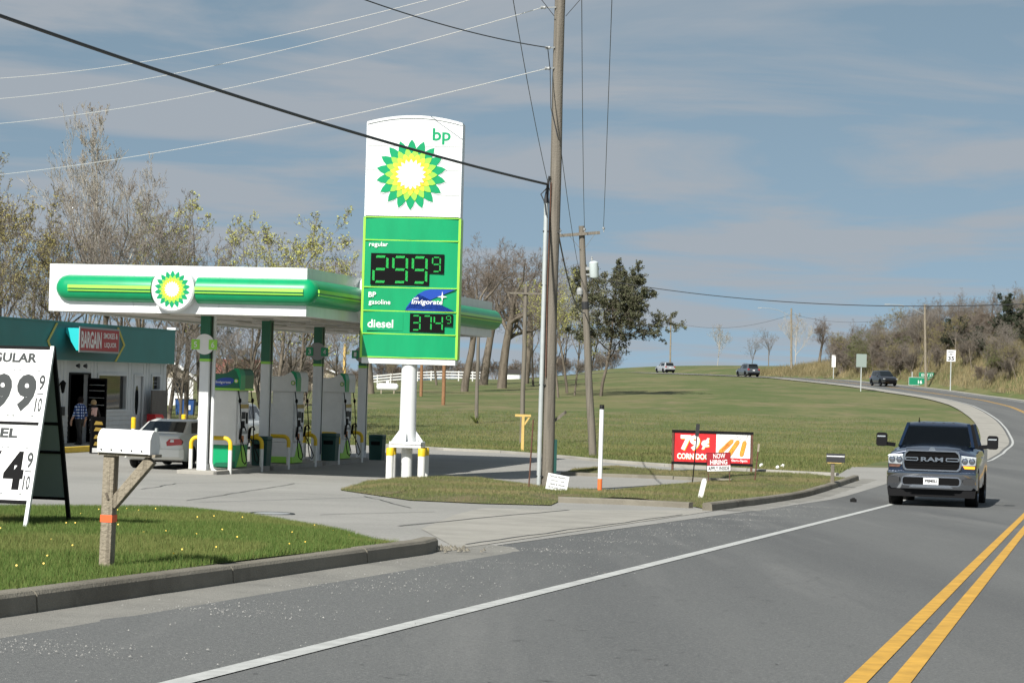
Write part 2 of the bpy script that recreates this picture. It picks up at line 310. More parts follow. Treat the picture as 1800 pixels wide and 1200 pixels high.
def npmesh(name, V, F, mats, parent=None, mi=None, smooth=False, attr=None):
    me = bpy.data.meshes.new(name); V = np.asarray(V, np.float32); F = np.asarray(F, np.int32); k = F.shape[1]
    me.vertices.add(len(V)); me.vertices.foreach_set('co', V.ravel()); me.loops.add(F.size); me.loops.foreach_set('vertex_index', F.ravel())
    me.polygons.add(len(F)); me.polygons.foreach_set('loop_start', np.arange(0, F.size, k, dtype=np.int32)); me.polygons.foreach_set('loop_total', np.full(len(F), k, np.int32))
    for m in ([mats] if isinstance(mats, str) else mats): me.materials.append(MATS[m])
    if mi is not None: me.polygons.foreach_set('material_index', np.asarray(mi, np.int32))
    if smooth: me.polygons.foreach_set('use_smooth', np.ones(len(F), bool))
    me.update(calc_edges=True); me.validate()
    if attr is not None:
        a = me.attributes.new('tint', 'FLOAT', 'POINT'); a.data.foreach_set('value', np.asarray(attr, np.float32))
    o = bpy.data.objects.new(name, me); COL.objects.link(o)
    if parent: o.parent = parent
    return o
_txtc = {}
def txt(s, w_, h_, mat, parent, x, z, y, name='lettering', bold=0.0, rot=(math.pi / 2, 0, 0), depth=.002, shear=0.0, align='C'):
    """lettering standing in the xz plane of its parent, facing -y, fitted to width w_ and height h_"""
    cu = bpy.data.curves.new(name, 'FONT'); cu.body = s; cu.align_x = 'CENTER'; cu.offset = bold; cu.shear = shear; cu.extrude = 0; cu.resolution_u = 3
    tmp = bpy.data.objects.new('tmp', cu); COL.objects.link(tmp)
    dg = bpy.context.evaluated_depsgraph_get(); me = bpy.data.meshes.new_from_object(tmp.evaluated_get(dg))
    bpy.data.objects.remove(tmp); me.name = name
    co = np.empty(len(me.vertices) * 3, np.float32); me.vertices.foreach_get('co', co); co = co.reshape(-1, 3)
    mn = co.min(0); mxx = co.max(0); sx = w_ / max(1e-5, mxx[0] - mn[0]); sy = (h_ / max(1e-5, mxx[1] - mn[1])) if h_ else sx
    co = (co - (mn + mxx) / 2) * np.array([sx, sy, 1], np.float32)
    if align == 'L': co[:, 0] += w_ / 2
    me.vertices.foreach_set('co', co.ravel()); me.materials.clear(); me.materials.append(MATS[mat]); me.update()
    o = bpy.data.objects.new(name, me); COL.objects.link(o); o.parent = parent; o.location = (x, y, z); o.rotation_euler = rot
    return o
def helios(parent, x, z, y, r, outline=True, name='sunflower_emblem', step=.006):
    """eighteen-fold layered rosette standing in the xz plane facing -y"""
    def star(r1, r0, off, bulge):
        pts = []
        for k in range(18):
            a0 = 2 * math.pi * k / 18 + off; h = math.pi / 18
            for t in (0, .5):
                rr = r1 if t == 0 else (r1 + r0) / 2 + bulge
                pts.append((rr * math.sin(a0 + t * h), rr * math.cos(a0 + t * h)))
            pts.append((r0 * math.sin(a0 + h), r0 * math.cos(a0 + h)))
            rr = (r1 + r0) / 2 + bulge; pts.append((rr * math.sin(a0 + 1.5 * h), rr * math.cos(a0 + 1.5 * h)))
        return pts
    h = math.pi / 18
    L = [('sign_white', 1.045, .80, 0, .02)] if outline else []
    L += [('bp_green', 1.0, .755, 0, .015), ('bp_lime', .755, .58, h, .012), ('bp_yellow', .60, .47, 0, .01), ('bp_gold', .47, .42, h, .0), ('sign_white', .44, .33, 0, .0)]
    root = None
    for i, (m, r1, r0, off, bl) in enumerate(L):
        mb = MB(); poly = [(a * r + x, b * r + z) for a, b in star(r1, r0, off, bl)]
        n = len(poly); yy = y - step * (i + 1)
        c = (x, yy, z); vs = [(a, yy, b) for a, b in poly] + [c] + [(a, yy + step * .9, b) for a, b in poly]
        mb.add(vs, [(k, (k + 1) % n, n) for k in range(n)] + [(k, n + 1 + k, n + 1 + (k + 1) % n, (k + 1) % n) for k in range(n)])
        o = mb.build('emblem_layer' if root else name, m, root if root else parent)
        if root is None: root = o
    return root
SEG = {'0': 'abcdef', '1': 'bc', '2': 'abged', '3': 'abgcd', '4': 'fgbc', '5': 'afgcd', '6': 'afgedc', '7': 'abc', '8': 'abcdefg', '9': 'abcdfg'}
def led_digit(ch, x, z, w_, h_, y, parent):
    """seven-segment digit of small green dots, lower-left corner at x, z"""
    mb = MB(); t = w_ * .17; g = h_ / 2
    L = {'a': ((t, h_), (w_ - t, h_)), 'd': ((t, 0), (w_ - t, 0)), 'g': ((t, g), (w_ - t, g)), 'f': ((0, g + t * .5), (0, h_ - t * .5)), 'b': ((w_, g + t * .5), (w_, h_ - t * .5)), 'e': ((0, t * .5), (0, g - t * .5)), 'c': ((w_, t * .5), (w_, g - t * .5))}
    for k in SEG[ch]:
        (x0, z0), (x1, z1) = L[k]; ln = math.hypot(x1 - x0, z1 - z0); n = max(3, int(ln / (w_ * .085)))
        ux, uz = (x1 - x0) / ln, (z1 - z0) / ln; px_, pz_ = -uz, ux
        for row in (-1, 0, 1):
            for i in range(n):
                tt = (i + .5 + .25 * row) / n
                if tt > 1 or tt < 0: continue
                cx_ = x + x0 + ux * ln * tt + px_ * row * t * .34; cz_ = z + z0 + uz * ln * tt + pz_ * row * t * .34; q = w_ * .029
                mb.add([(cx_ - q, y, cz_ - q), (cx_ + q, y, cz_ - q), (cx_ + q, y, cz_ + q), (cx_ - q, y, cz_ + q)], [(0, 1, 2, 3)])
    return tag(mb.build('price_digit', 'led', parent), kind='stuff')
# ------------------------------------------------------------------ the setting: ground, road, lot, kerbs
def axis_coords(segs):
    out = [segs[0][0]]
    for a, b, st in segs:
        n = max(1, int(round((b - a) / st))); out += [a + (b - a) * k / n for k in range(1, n + 1)]
    return np.array(out)
gx = axis_coords([(-2500, -400, 300), (-400, -80, 20), (-80, -30, 3), (-30, 60, .9), (60, 130, 3), (130, 400, 20), (400, 2500, 300)])
gy = axis_coords([(-60, 0, 6), (0, 120, .8), (120, 300, 1.6), (300, 480, 4), (480, 1000, 40), (1000, 5000, 400)])
GX, GY = np.meshgrid(gx, gy)
GZ = gz(GX, GY) - .07
nx, ny = len(gx), len(gy); idx = np.arange(nx * ny).reshape(ny, nx)
F = np.stack([idx[:-1, :-1], idx[:-1, 1:], idx[1:, 1:], idx[1:, :-1]], -1).reshape(-1, 4)
tag(npmesh('lawn_ground', np.stack([GX, GY, GZ], -1).reshape(-1, 3), F, 'lawn', smooth=True), kind='structure')

def ribbon(name, i0, i1, oa, ob, dz, mat, cols=4, parent=None, kind=None):
    I = np.arange(i0, i1); V = []
    for k in range(cols + 1):
        a = oa(I) if callable(oa) else np.full(len(I), oa); b = ob(I) if callable(ob) else np.full(len(I), ob)
        o = a + (b - a) * k / cols; P = RC[I] + RNR[I] * o[:, None]
        V.append(np.column_stack([P, gz(P[:, 0], P[:, 1]) + dz]))
    V = np.stack(V, 1); n = len(I); ii = np.arange(n * (cols + 1)).reshape(n, cols + 1)
    F = np.stack([ii[:-1, :-1], ii[:-1, 1:], ii[1:, 1:], ii[1:, :-1]], -1).reshape(-1, 4)
    o = npmesh(name, V.reshape(-1, 3), F, mat, parent, smooth=True)
    if kind: tag(o, kind=kind)
    return o
RY = RC[:, 1]; NR = len(RC)
RS = np.concatenate([[0], np.cumsum(np.linalg.norm(np.diff(RC, axis=0), axis=1))]) - 10      # running metres, same zero as s
lft = lambda I: -np.interp(RS[I], [0, 74, 96, 400], [5.6, 5.6, 3.6, 3.6])
road = ribbon('road', 0, NR, lft, lambda I: np.full(len(I), 4.4), 0, 'asphalt', 8, kind='structure')
iw = lambda s: int(np.argmin(abs(RS - s)))
ribbon('edge_line', 0, NR, -3.30, -3.16, .006, 'line_white', 1, road)
ribbon('edge_line', 0, NR, 3.2, 3.34, .006, 'line_white', 1, road)
ribbon('centre_line', 0, NR, -.17, -.055, .006, 'line_yellow', 1, road); ribbon('centre_line', 0, NR, .055, .17, .006, 'line_yellow', 1, road)
ribbon('road_shoulder', iw(98), iw(352), lambda I: -np.interp(RS[I], [98, 115, 320, 336, 352], [3.7, 5.2, 5.2, 8.5, 8.5]), lambda I: np.full(len(I), -3.45), .012, 'concrete', 3, kind='structure')
ribbon('road_shoulder', iw(120), NR, 3.9, 5.0, .012, 'concrete', 2, kind='structure')

def in_poly(P, poly):
    poly = np.asarray(poly); x, y = P[:, 0], P[:, 1]; c = np.zeros(len(P), bool); j = len(poly) - 1
    for i in range(len(poly)):
        xi, yi = poly[i]; xj, yj = poly[j]
        c ^= ((yi > y) != (yj > y)) & (x < (xj - xi) * (y - yi) / (yj - yi + 1e-12) + xi); j = i
    return c
def dist_line(P, line):
    line = np.asarray(line); d = np.full(len(P), 1e9)
    for a, b in zip(line[:-1], line[1:]):
        ab = b - a; t = np.clip(((P - a) @ ab) / (ab @ ab + 1e-12), 0, 1); d = np.minimum(d, np.linalg.norm(P - (a + t[:, None] * ab), axis=1))
    return d
def resample(line, st):
    out = []
    for a, b in zip(line[:-1], line[1:]):
        a = np.array(a); b = np.array(b); n = max(1, int(np.linalg.norm(b - a) / st)); out += [a + (b - a) * k / n for k in range(n)]
    return out + [np.array(line[-1])]
def patch(name, poly, zfn, mat, step=.8, kind='structure', parent=None):
    B = resample(list(poly) + [poly[0]], step)[:-1]; n = len(B); A = np.array(B)
    xs = np.arange(A[:, 0].min(), A[:, 0].max(), step); ys = np.arange(A[:, 1].min(), A[:, 1].max(), step)
    X, Y = np.meshgrid(xs, ys); P = np.column_stack([X.ravel(), Y.ravel()]) + rng.uniform(-.1, .1, (X.size, 2)) * step
    P = P[in_poly(P, A)]; P = P[dist_line(P, np.vstack([A, A[:1]])) > step * .4]
    co = [Vector(p) for p in A] + [Vector(p) for p in P]
    v, e, f, _, _, _ = delaunay_2d_cdt(co, [(i, (i + 1) % n) for i in range(n)], [], 1, 1e-4)
    V = np.array([[p.x, p.y] for p in v]); Z = zfn(V)
    T = np.array([q for q in f if len(q) == 3])
    a, b, c = V[T[:, 0]], V[T[:, 1]], V[T[:, 2]]
    flip = ((b - a)[:, 0] * (c - a)[:, 1] - (b - a)[:, 1] * (c - a)[:, 0]) < 0; T[flip] = T[flip][:, ::-1]
    o = npmesh(name, np.column_stack([V, Z]), T, mat, parent, smooth=True)
    return tag(o, kind=kind) if kind else o
gzP = lambda P: gz(P[:, 0], P[:, 1])
FAR = [G(p, q) for p, q in ((659, 783), (780, 791.5), (880, 796), (991, 805), (1058, 812), (1185, 821), (1380, 832), (1470, 836))]
lot_poly = [(-48, 34), (-30, 33.5), SN(22, 6.65), SN(72, 5.55), SN(86, 5.0), SN(84, 8.2)] + FAR[::-1] + [(-22, 99), (-48, 100)]
patch('parking_lot', lot_poly, lambda P: gzP(P) + .004, 'lot_paving', 1.2)
# driveway apron of paler concrete where the lot meets the road
ap = [SN(23.4, 6.7), SN(45.2, 6.7), G(1205, 897), G(990, 897), G(850, 893), G(800, 905), G(740, 930), G(790, 957)]
patch('driveway_apron', ap, lambda P: gzP(P) + .010, 'concrete', .8)
# dusty gutter along the near kerb
for a, b, nm in ((-4, 25.5, 'gutter'), (43, 71.5, 'gutter')):
    edge = [SN(s_, 5.7 + .7 * max(0, (s_ - b + 3) / 3) ** 2 + .7 * max(0, (a + 3 - s_) / 3) ** 2) for s_ in np.arange(a, b, .45)]
    patch(nm, edge + [SN(b, 6.66), SN(a, 6.66)], lambda P: gzP(P) + np.interp(-P[:, 0] * HC + P[:, 1] * HS, [5.7, 6.45], [-.012, .014]), 'gutter_dust', .5)
# ---- left grass island
back = [SN(23.2, 6.9), G(600, 937), G(500, 920), G(400, 909), G(200, 905), G(0, 906), G(-300, 906)]
isl1 = [SN(-4, 6.75), SN(22.9, 6.75)] + back
bk = np.array(back)
def isl1_z(P):
    d = dist_line(P, bk); return gzP(P) + .02 + .125 * sstep(d, 0, 1.2) + .022 * sstep(d, .5, 3) * np.sin(P[:, 0] * .8 + P[:, 1] * .5)
patch('grass_island', isl1, isl1_z, 'island_soil', .45)
# ---- middle grass island under the price sign, and the verge running on to the side road
isl2 = [G(598, 862), G(645, 846), G(760, 842), G(880, 847), G(985, 862), G(1040, 868), G(1120, 858), G(1200, 852), G(1288, 847), G(1150, 840), G(985, 834), G(1008, 825), G(1080, 822),
        G(1200, 832), G(1450, 838), G(1508, 846), SN(70.2, 6.85), SN(46.2, 6.85), G(1248, 897), G(1214, 890), G(985, 881), G(968, 889), G(850, 886), G(720, 880)]
b2a = np.array(isl2[-4:] + isl2[:17]); b2b = np.array(isl2[17:20])
def isl2_z(P): return gzP(P) + .02 + .11 * sstep(np.minimum(dist_line(P, b2a), dist_line(P, b2b)), 0, 1.0)
patch('grass_verge', isl2, isl2_z, 'dry_grass', .45)

def kerb(line, seg=3.0, h=.16, w_=.17, mat='kerb_concrete', left=True, name='kerb', gap=.012, z0=0.0):
    root = thing(name, None, None, kind='structure'); pts = resample(line, .5); acc = 0; run = [pts[0]]
    def flush(run):
        A = np.array(run); T = np.gradient(A, axis=0); T /= np.linalg.norm(T, axis=1)[:, None]; Nn = np.stack([-T[:, 1], T[:, 0]], 1) * (1 if left else -1)
        A = A.copy(); A[0] += T[0] * gap; A[-1] -= T[-1] * gap
        prof = [(-.03, -.1), (-.008, h * .8), (.012, h * .95), (.035, h), (w_ - .02, h), (w_, h - .02), (w_, -.1)]; secs = []; jz = random.uniform(-.006, .006)
        for p, n in zip(A, Nn):
            g = gzs(*p) + jz + z0; secs.append([(p[0] + n[0] * o, p[1] + n[1] * o, g + z) for o, z in prof])
        mb = MB(); mb.loft(secs); mb.build('kerb_segment', mat, root)
    for p, q in zip(pts[:-1], pts[1:]):
        run.append(q); acc += np.linalg.norm(q - p)
        if acc >= seg: flush(run); run = [q]; acc = 0
    if len(run) > 1 and acc > .3: flush(run)
    return root
kerb([SN(-4, 6.62), SN(22.8, 6.62), SN(23.6, 6.72)], 3.05)
kerb([G(1250, 898), SN(45.6, 6.72), SN(47, 6.64), SN(70, 6.64)], 3.05)
kerb([G(980, 883), G(1095, 887), G(1212, 893)], 4, h=.11)
kerb([G(985, 835), G(1150, 841), G(1286, 847.5)], 3, h=.10)
kerb([np.array(p) for p in FAR], 3.5, h=.10, w_=.3, mat='concrete')

# ---- grass as real blades (one mass each)
def in_view(P, Z, m=160):
    Q = np.column_stack([P, Z]) - np.array([0, 0, CAMZ]); M = np.array(CM); L = Q @ M
    px = 900 + FPX * L[:, 0] / -L[:, 2]; return (px > -m) & (px < 1800 + m) & (L[:, 2] < -4)
def blades(name, poly, zfn, n, h0, h1, w_, mat, label, clump=0.0, dens=None, kindlab='grass', tintscale=.5):
    A = np.asarray(poly); lo, hi = A.min(0), A.max(0); out = []; got = 0
    while got < n:
        P = rng.uniform(lo, hi, (n * 2, 2)); P = P[in_poly(P, A)]
        if dens is not None: P = P[rng.uniform(0, 1, len(P)) < dens(P)]
        P = P[in_view(P, np.zeros(len(P)) + .5)]
        out.append(P); got += len(P)
    P = np.vstack(out)[:n]; Z = zfn(P) - .01
    nv = np.sin(P[:, 0] * 2.3 + 1.3 * np.sin(P[:, 1] * 1.7)) * np.sin(P[:, 1] * 1.9 + np.sin(P[:, 0] * 2.9)) * .5 + .5
    h = rng.uniform(h0, h1, n) * (.65 + .7 * nv * clump + (1 - clump) * .35); a = rng.uniform(0, 2 * np.pi, n); ln = rng.uniform(.05, .65, n) * h
    dx, dy = np.cos(a), np.sin(a); b = rng.uniform(0, 2 * np.pi, n); wx, wy = np.cos(b) * w_ / 2, np.sin(b) * w_ / 2
    V = np.empty((n, 3, 3)); V[:, 0] = np.column_stack([P[:, 0] - wx, P[:, 1] - wy, Z]); V[:, 1] = np.column_stack([P[:, 0] + wx, P[:, 1] + wy, Z])
    V[:, 2] = np.column_stack([P[:, 0] + dx * ln, P[:, 1] + dy * ln, Z + h])
    t = np.clip(rng.normal(.3, .22, n) + .35 * (np.sin(P[:, 0] * tintscale * 2.1 + 2) * np.sin(P[:, 1] * tintscale * 1.7) > .25), 0, 1)
    o = npmesh(name, V.reshape(-1, 3), np.arange(n * 3).reshape(n, 3), mat, attr=np.repeat(t, 3))
    return tag(o, label, kindlab, kind='stuff')
blades('grass', isl1, isl1_z, 330000, .03, .085, .0065, 'grass_blade', 'bright green mown grass on the kerbed island by the white mailbox', .8, lambda P: np.clip(1.25 - np.hypot(P[:, 0], P[:, 1]) / 55, .35, 1))
blades('grass', isl2, isl2_z, 120000, .02, .07, .011, 'grass_dry', 'patchy dry grass on the verge under the tall price sign', .9, lambda P: .35 + .65 * ((np.sin(P[:, 0] * 1.1) * np.sin(P[:, 1] * .9 + 1)) > -.2))
lawnp = [(-22, 100)] + [(p[0], p[1] + .3) for p in FAR] + [SN(100, 8.5), SN(150, 8.5), (34, 172), (10, 172), (-25, 165)]
blades('grass', lawnp, lambda P: gzP(P) - .07, 150000, .05, .16, .03, 'grass_lawn', 'broad mown lawn rising to the road behind the side lane', .9, lambda P: np.clip((190 - P[:, 1]) / 130, .1, 1), tintscale=.18)
# ---- loose gravel in the gutter and on the road edge
n = 9000; s_ = rng.uniform(8, 50, n); s_ = s_ + .9 * np.sin(s_ * 1.9) + .5 * np.sin(s_ * 4.3); nn = np.where(rng.uniform(0, 1, n) < .75, rng.normal(5.7, .4, n), rng.normal(5.0, .5, n)).clip(4.1, 6.55); r_ = rng.gamma(1.4, .002, n).clip(.0015, .011)
C = np.column_stack([s_ * HS - nn * HC, s_ * HC + nn * HS]); Zc = gz(C[:, 0], C[:, 1]) + .012
base = np.array([[0, 0, 1], [1, 0, -.2], [-.5, .87, -.2], [-.5, -.87, -.2]]); a = rng.uniform(0, 6.28, n); ca, sa = np.cos(a), np.sin(a)
V = np.empty((n, 4, 3)); jit = rng.uniform(.6, 1.3, (n, 4))
for k in range(4):
    V[:, k, 0] = C[:, 0] + r_ * jit[:, k] * (base[k, 0] * ca - base[k, 1] * sa); V[:, k, 1] = C[:, 1] + r_ * jit[:, k] * (base[k, 0] * sa + base[k, 1] * ca); V[:, k, 2] = Zc + r_ * base[k, 2] * .8
F = (np.arange(n)[:, None, None] * 4 + np.array([[0, 1, 2], [0, 2, 3], [0, 3, 1]])[None]).reshape(-1, 3)
tag(npmesh('gravel', V.reshape(-1, 3), F, 'stone'), 'pale loose gravel strewn along the gutter and road edge', 'gravel', kind='stuff')

# ---- tar joints and patches in the lot; first strip paints an overhead wire's shadow
def strip(name, pts, w_, mat, dz=.014):
    P = [np.array(G(*p)) for p in pts]; P = np.array(resample(P, .7)); P += rng.normal(0, .02, P.shape); T = np.gradient(P, axis=0); T /= np.linalg.norm(T, axis=1)[:, None]; Nn = np.stack([-T[:, 1], T[:, 0]], 1)
    A = P + Nn * w_ / 2; B = P - Nn * w_ / 2; V = np.vstack([np.column_stack([Q, gz(Q[:, 0], Q[:, 1]) + dz]) for Q in (A, B)]); n = len(P); i = np.arange(n - 1)
    return tag(npmesh(name, V, np.stack([i, n + i, n + i + 1, i + 1], 1), mat, bpy.data.objects['parking_lot']))
for pts, w_ in ((((700, 925), (900, 906), (1000, 897)), .05), (((820, 958), (1000, 932), (1200, 905)), .04), (((420, 865), (640, 872), (720, 893)), .03), (((330, 880), (520, 850)), .03), (((560, 905), (760, 900)), .035), (((250, 860), (310, 850), (480, 846)), .03)): strip('joint_and_wire_shadow', pts, w_, 'tar')

# ---- scrubby bank right of the far road
yb_ = np.arange(150, 346, 5.0); ox_ = np.interp(yb_, OUTX[:, 1], OUTX[:, 0])
bank_poly = [(x + 3.2, y) for x, y in zip(ox_, yb_)] + [(x + 60, y) for x, y in zip(ox_[::-1], yb_[::-1])]
patch('bank', bank_poly, lambda P: gzP(P) - .02, 'bank_scrub', 2.5)
blades('scrub_grass', bank_poly, lambda P: gzP(P) - .03, 60000, .25, .9, .05, 'scrub', 'tall dry brown grass covering the bank beside the far road', .9, lambda P: np.clip(1 - (P[:, 0] - np.interp(P[:, 1], OUTX[:, 1], OUTX[:, 0])) / 45, .15, 1) * (P[:, 1] > 190), tintscale=.2)
# ---- short dark scuffs and flecks in the worn lanes
n = 420; s_ = rng.uniform(9, 60, n); nn = np.concatenate([rng.normal(2.7, .75, n - 140), rng.normal(-.6, .8, 140)]); ln = rng.uniform(.03, .16, n); a = rng.normal(0, .5, n); hw = rng.uniform(.004, .012, n)
C = np.column_stack([s_ * HS - nn * HC, s_ * HC + nn * HS]); D = np.column_stack([np.cos(a), np.sin(a)]) * ln[:, None] / 2; E = np.column_stack([-np.sin(a), np.cos(a)]) * hw[:, None]
Q = np.stack([C - D, C + E, C + D, C - E], 1).reshape(-1, 2); V = np.column_stack([Q, gz(Q[:, 0], Q[:, 1]) + .005])
o = npmesh('road_scuffs', V, np.arange(n * 4).reshape(n, 4), 'tar', road); tag(o, kind='stuff')

# ---- dandelions in the island grass
n = 90; P = rng.uniform([-12, 14], [2, 34], (n * 8, 2)); P = P[in_poly(P, np.asarray(isl1))][:n]; n = len(P); Z = isl1_z(P) + rng.uniform(.06, .1, n); V = []; a6 = np.arange(6) * np.pi / 3
for k in range(6): V.append(np.column_stack([P[:, 0] + .008 * np.cos(a6[k]), P[:, 1] + .004 * np.sin(a6[k]), Z - .03 + .007 * np.sin(a6[k])]))
V = np.stack(V, 1); ii = np.arange(n)[:, None] * 6
tag(npmesh('dandelions', V.reshape(-1, 3), np.vstack([ii + np.array([0, 1, 2, 3]), ii + np.array([0, 3, 4, 5])]), 'bp_gold'), 'tiny yellow dandelion heads dotted through the island grass', 'flowers', kind='stuff')
# ---- crumbled soil and stones at the broken kerb end
n = 130; P = np.array(SN(23.7, 6.85)) + rng.normal(0, .22, (n, 2)); r_ = rng.uniform(.01, .05, n); V = np.empty((n, 4, 3))
for k in range(4): V[:, k] = np.column_stack([P[:, 0] + r_ * base[k, 0] * rng.uniform(.6, 1.4, n), P[:, 1] + r_ * base[k, 1] * rng.uniform(.6, 1.4, n), gz(P[:, 0], P[:, 1]) + .03 + r_ * base[k, 2]])
tag(npmesh('rubble', V.reshape(-1, 3), (np.arange(n)[:, None, None] * 4 + np.array([[0, 1, 2], [0, 2, 3], [0, 3, 1]])[None]).reshape(-1, 3), 'kerb_concrete'), 'crumbled kerb rubble and soil at the driveway corner', 'rubble', kind='stuff')
# ------------------------------------------------------------------ the filling station canopy
CO = at(538, 557, 57); CZ = gzs(CO.x, CO.y) ; CRZ = R(-12)
canopy = thing('station_canopy', 'long white canopy with green rounded bands and a sunflower disc over the fuel pumps', 'canopy', (CO.x, CO.y, 0), CRZ)
CWd, CLn, CB, CT = 6.9, 21.5, 4.18, 5.39
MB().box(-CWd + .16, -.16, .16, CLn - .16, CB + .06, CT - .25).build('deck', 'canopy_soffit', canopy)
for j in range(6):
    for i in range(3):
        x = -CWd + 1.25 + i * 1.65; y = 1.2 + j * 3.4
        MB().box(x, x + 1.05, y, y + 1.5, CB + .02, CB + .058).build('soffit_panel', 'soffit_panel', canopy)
def fascia(x0, x1, y0, y1, n, side):
    for k in range(n):
        g = .004
        if side == 'f': MB().box(x0 + (x1 - x0) * k / n + g, x0 + (x1 - x0) * (k + 1) / n - g, y0, y1, CB, CT).build('fascia_panel', 'white_metal', canopy)
        else: MB().box(x0, x1, y0 + (y1 - y0) * k / n + g, y0 + (y1 - y0) * (k + 1) / n - g, CB, CT).build('fascia_panel', 'white_metal', canopy)
fascia(-CWd, 0, 0, .15, 3, 'f'); fascia(-CWd, 0, CLn - .15, CLn, 3, 'f'); fascia(-.15, 0, .155, CLn - .155, 7, 's'); fascia(-CWd, -CWd + .15, .155, CLn - .155, 7, 's')
ZB, RB = CB + .60, .335
def bull_prof(scale=1.0):
    out = []
    for k in range(13):
        a = -math.pi / 2 + math.pi * k / 12; out.append((math.cos(a) * .30 * scale, math.sin(a) * RB * scale))
    return out
def bullnose(p0, p1, nrm, cap0, cap1):
    """half-round green band from p0 to p1 standing proud along nrm, ends rounded"""
    p0 = Vector(p0); p1 = Vector(p1); nrm = Vector(nrm); d = (p1 - p0).normalized(); secs = []
    def sec(p, sc): return [tuple(p + nrm * (o) * 1.0 + Vector((0, 0, z))) for o, z in bull_prof(sc)]
    if cap0:
        for t in (0.05, .4, .7, .9): secs.append(sec(p0 + d * (.32 * (1 - math.sqrt(1 - (1 - t) ** 2)) if 0 else .32 * (1 - math.cos(math.asin(t)))), t))
        secs.append(sec(p0 + d * .32, 1))
    else: secs.append(sec(p0, 1))
    if cap1:
        secs.append(sec(p1 - d * .32, 1))
        for t in (.9, .7, .4, .05): secs.append(sec(p1 - d * (.32 * (1 - math.cos(math.asin(t)))), t))
    else: secs.append(sec(p1, 1))
    mb = MB(); mb.loft(secs); b = mb.build('green_band', 'bp_green', canopy, smooth=True)
    a = p0 + d * (.42 if cap0 else 0.0); e = p1 - d * (.42 if cap1 else 0.0); u = Vector((0, 0, 1))
    s1 = MB(); s1.loft([[tuple(q + nrm * .292 + u * .075), tuple(q + nrm * .325 + u * .07), tuple(q + nrm * .335 + u * -.01), tuple(q + nrm * .29 + u * -.015)] for q in (a, e)]); s1.build('lime_strip', 'bp_lime', b)
    a2 = a + d * (.1 if cap0 else 0); e2 = e - d * (.1 if cap1 else 0)
    s2 = MB(); s2.loft([[tuple(q + nrm * .28 + u * -.017), tuple(q + nrm * .326 + u * -.017), tuple(q + nrm * .322 + u * -.05), tuple(q + nrm * .28 + u * -.05)] for q in (a2, e2)]); s2.build('strip_slot', 'bp_green_dark', b)
    s3 = MB(); s3.loft([[tuple(q + nrm * .28 + u * -.052), tuple(q + nrm * .326 + u * -.052), tuple(q + nrm * .318 + u * -.085), tuple(q + nrm * .28 + u * -.085)] for q in (a, e)]); s3.build('lime_strip', 'bp_lime', b)
bullnose((-CWd + .22, -.002, ZB), (-4.03, -.002, ZB), (0, -1, 0), True, False)
bullnose((-2.85, -.002, ZB), (.0, -.002, ZB), (0, -1, 0), False, False)
bullnose((.002, 0, ZB), (.002, 4.38, ZB), (1, 0, 0), False, False)
bullnose((.002, 5.82, ZB), (.002, CLn + .12, ZB), (1, 0, 0), False, False)
mb = MB()     # mitred corner piece joining both bands
secs = [[tuple(Vector((0, -.002, ZB)) + Vector((math.sin(t), -math.cos(t), 0)) * o * 1.0 + Vector((0, 0, z))) for o, z in bull_prof()] for t in np.linspace(0, math.pi / 2, 6)]
mb.loft(secs); mb.build('green_band', 'bp_green', canopy, smooth=True)
def logo_disc(loc, rz, r=.575):
    e = bpy.data.objects.new('logo_disc', None); COL.objects.link(e); e.parent = canopy; e.location = loc; e.rotation_euler = (0, 0, rz)
    prof = [(0, -.02), (r * .93, -.02), (r, .02), (r, .16), (r * .97, .3), (0, .3)]
    d = MB(); d.lathe(prof, 48, (0, -.30, 0), 'y'); dd = d.build('disc', 'sign_white', e, smooth=True); helios(e, 0, 0, -.322, r * .83, outline=False)
logo_disc((-3.44, 0, ZB), 0); logo_disc((0, 5.1, ZB), R(90), .62)
for k in range(4):
    y = 2.4 + 5.1 * k; x = -3.45
    c = MB(); c.box(x - .13, x + .13, y - .15, y + .15, 0, 3.0).build('column', 'white_metal', canopy, bevel=.012)
    MB().box(x - .132, x + .132, y - .152, y + .152, 3.0, 3.07).build('column_stripe', 'bp_lime', canopy)
    MB().box(x - .131, x + .131, y - .151, y + .151, 3.07, CB + .07).build('column_top', 'bp_green_dark', canopy)
    MB().box(x + .1305, x + .142, y - .03, y + .03, .3, CB).build('downpipe_groove', 'dark_grey', canopy)
    if k != 1:
        f = MB(); n = 28; f.lathe([(0, 0), (.27, 0), (.27, .03), (0, .03)], n, (x, y - .19, 3.45), 'y'); fl = f.build('pump_number_disc', 'grey' if k else 'white', canopy)
        for s, nm in ((-1, {0: '5', 2: '3', 3: '1'}[k]), (1, {0: '6', 2: '4', 3: '2'}[k])):
            p = MB(); p.box(x + s * .24 - .115, x + s * .24 + .115, y - .205, y - .192, 3.31, 3.57); p.build('pump_number_plate', 'bp_lime' if k == 0 else 'bp_green', canopy); txt(nm, .085, .15, 'white', canopy, x + s * .24, 3.44, y - .208, 'pump_number')
dsp = MB(); dsp.tube([(-3.24, 2.42, 4.2), (-3.24, 2.42, .35), (-3.18, 2.38, .16), (-3.02, 2.25, .1)], .045, 8); dsp.build('downpipe', 'white_metal', canopy, smooth=True)

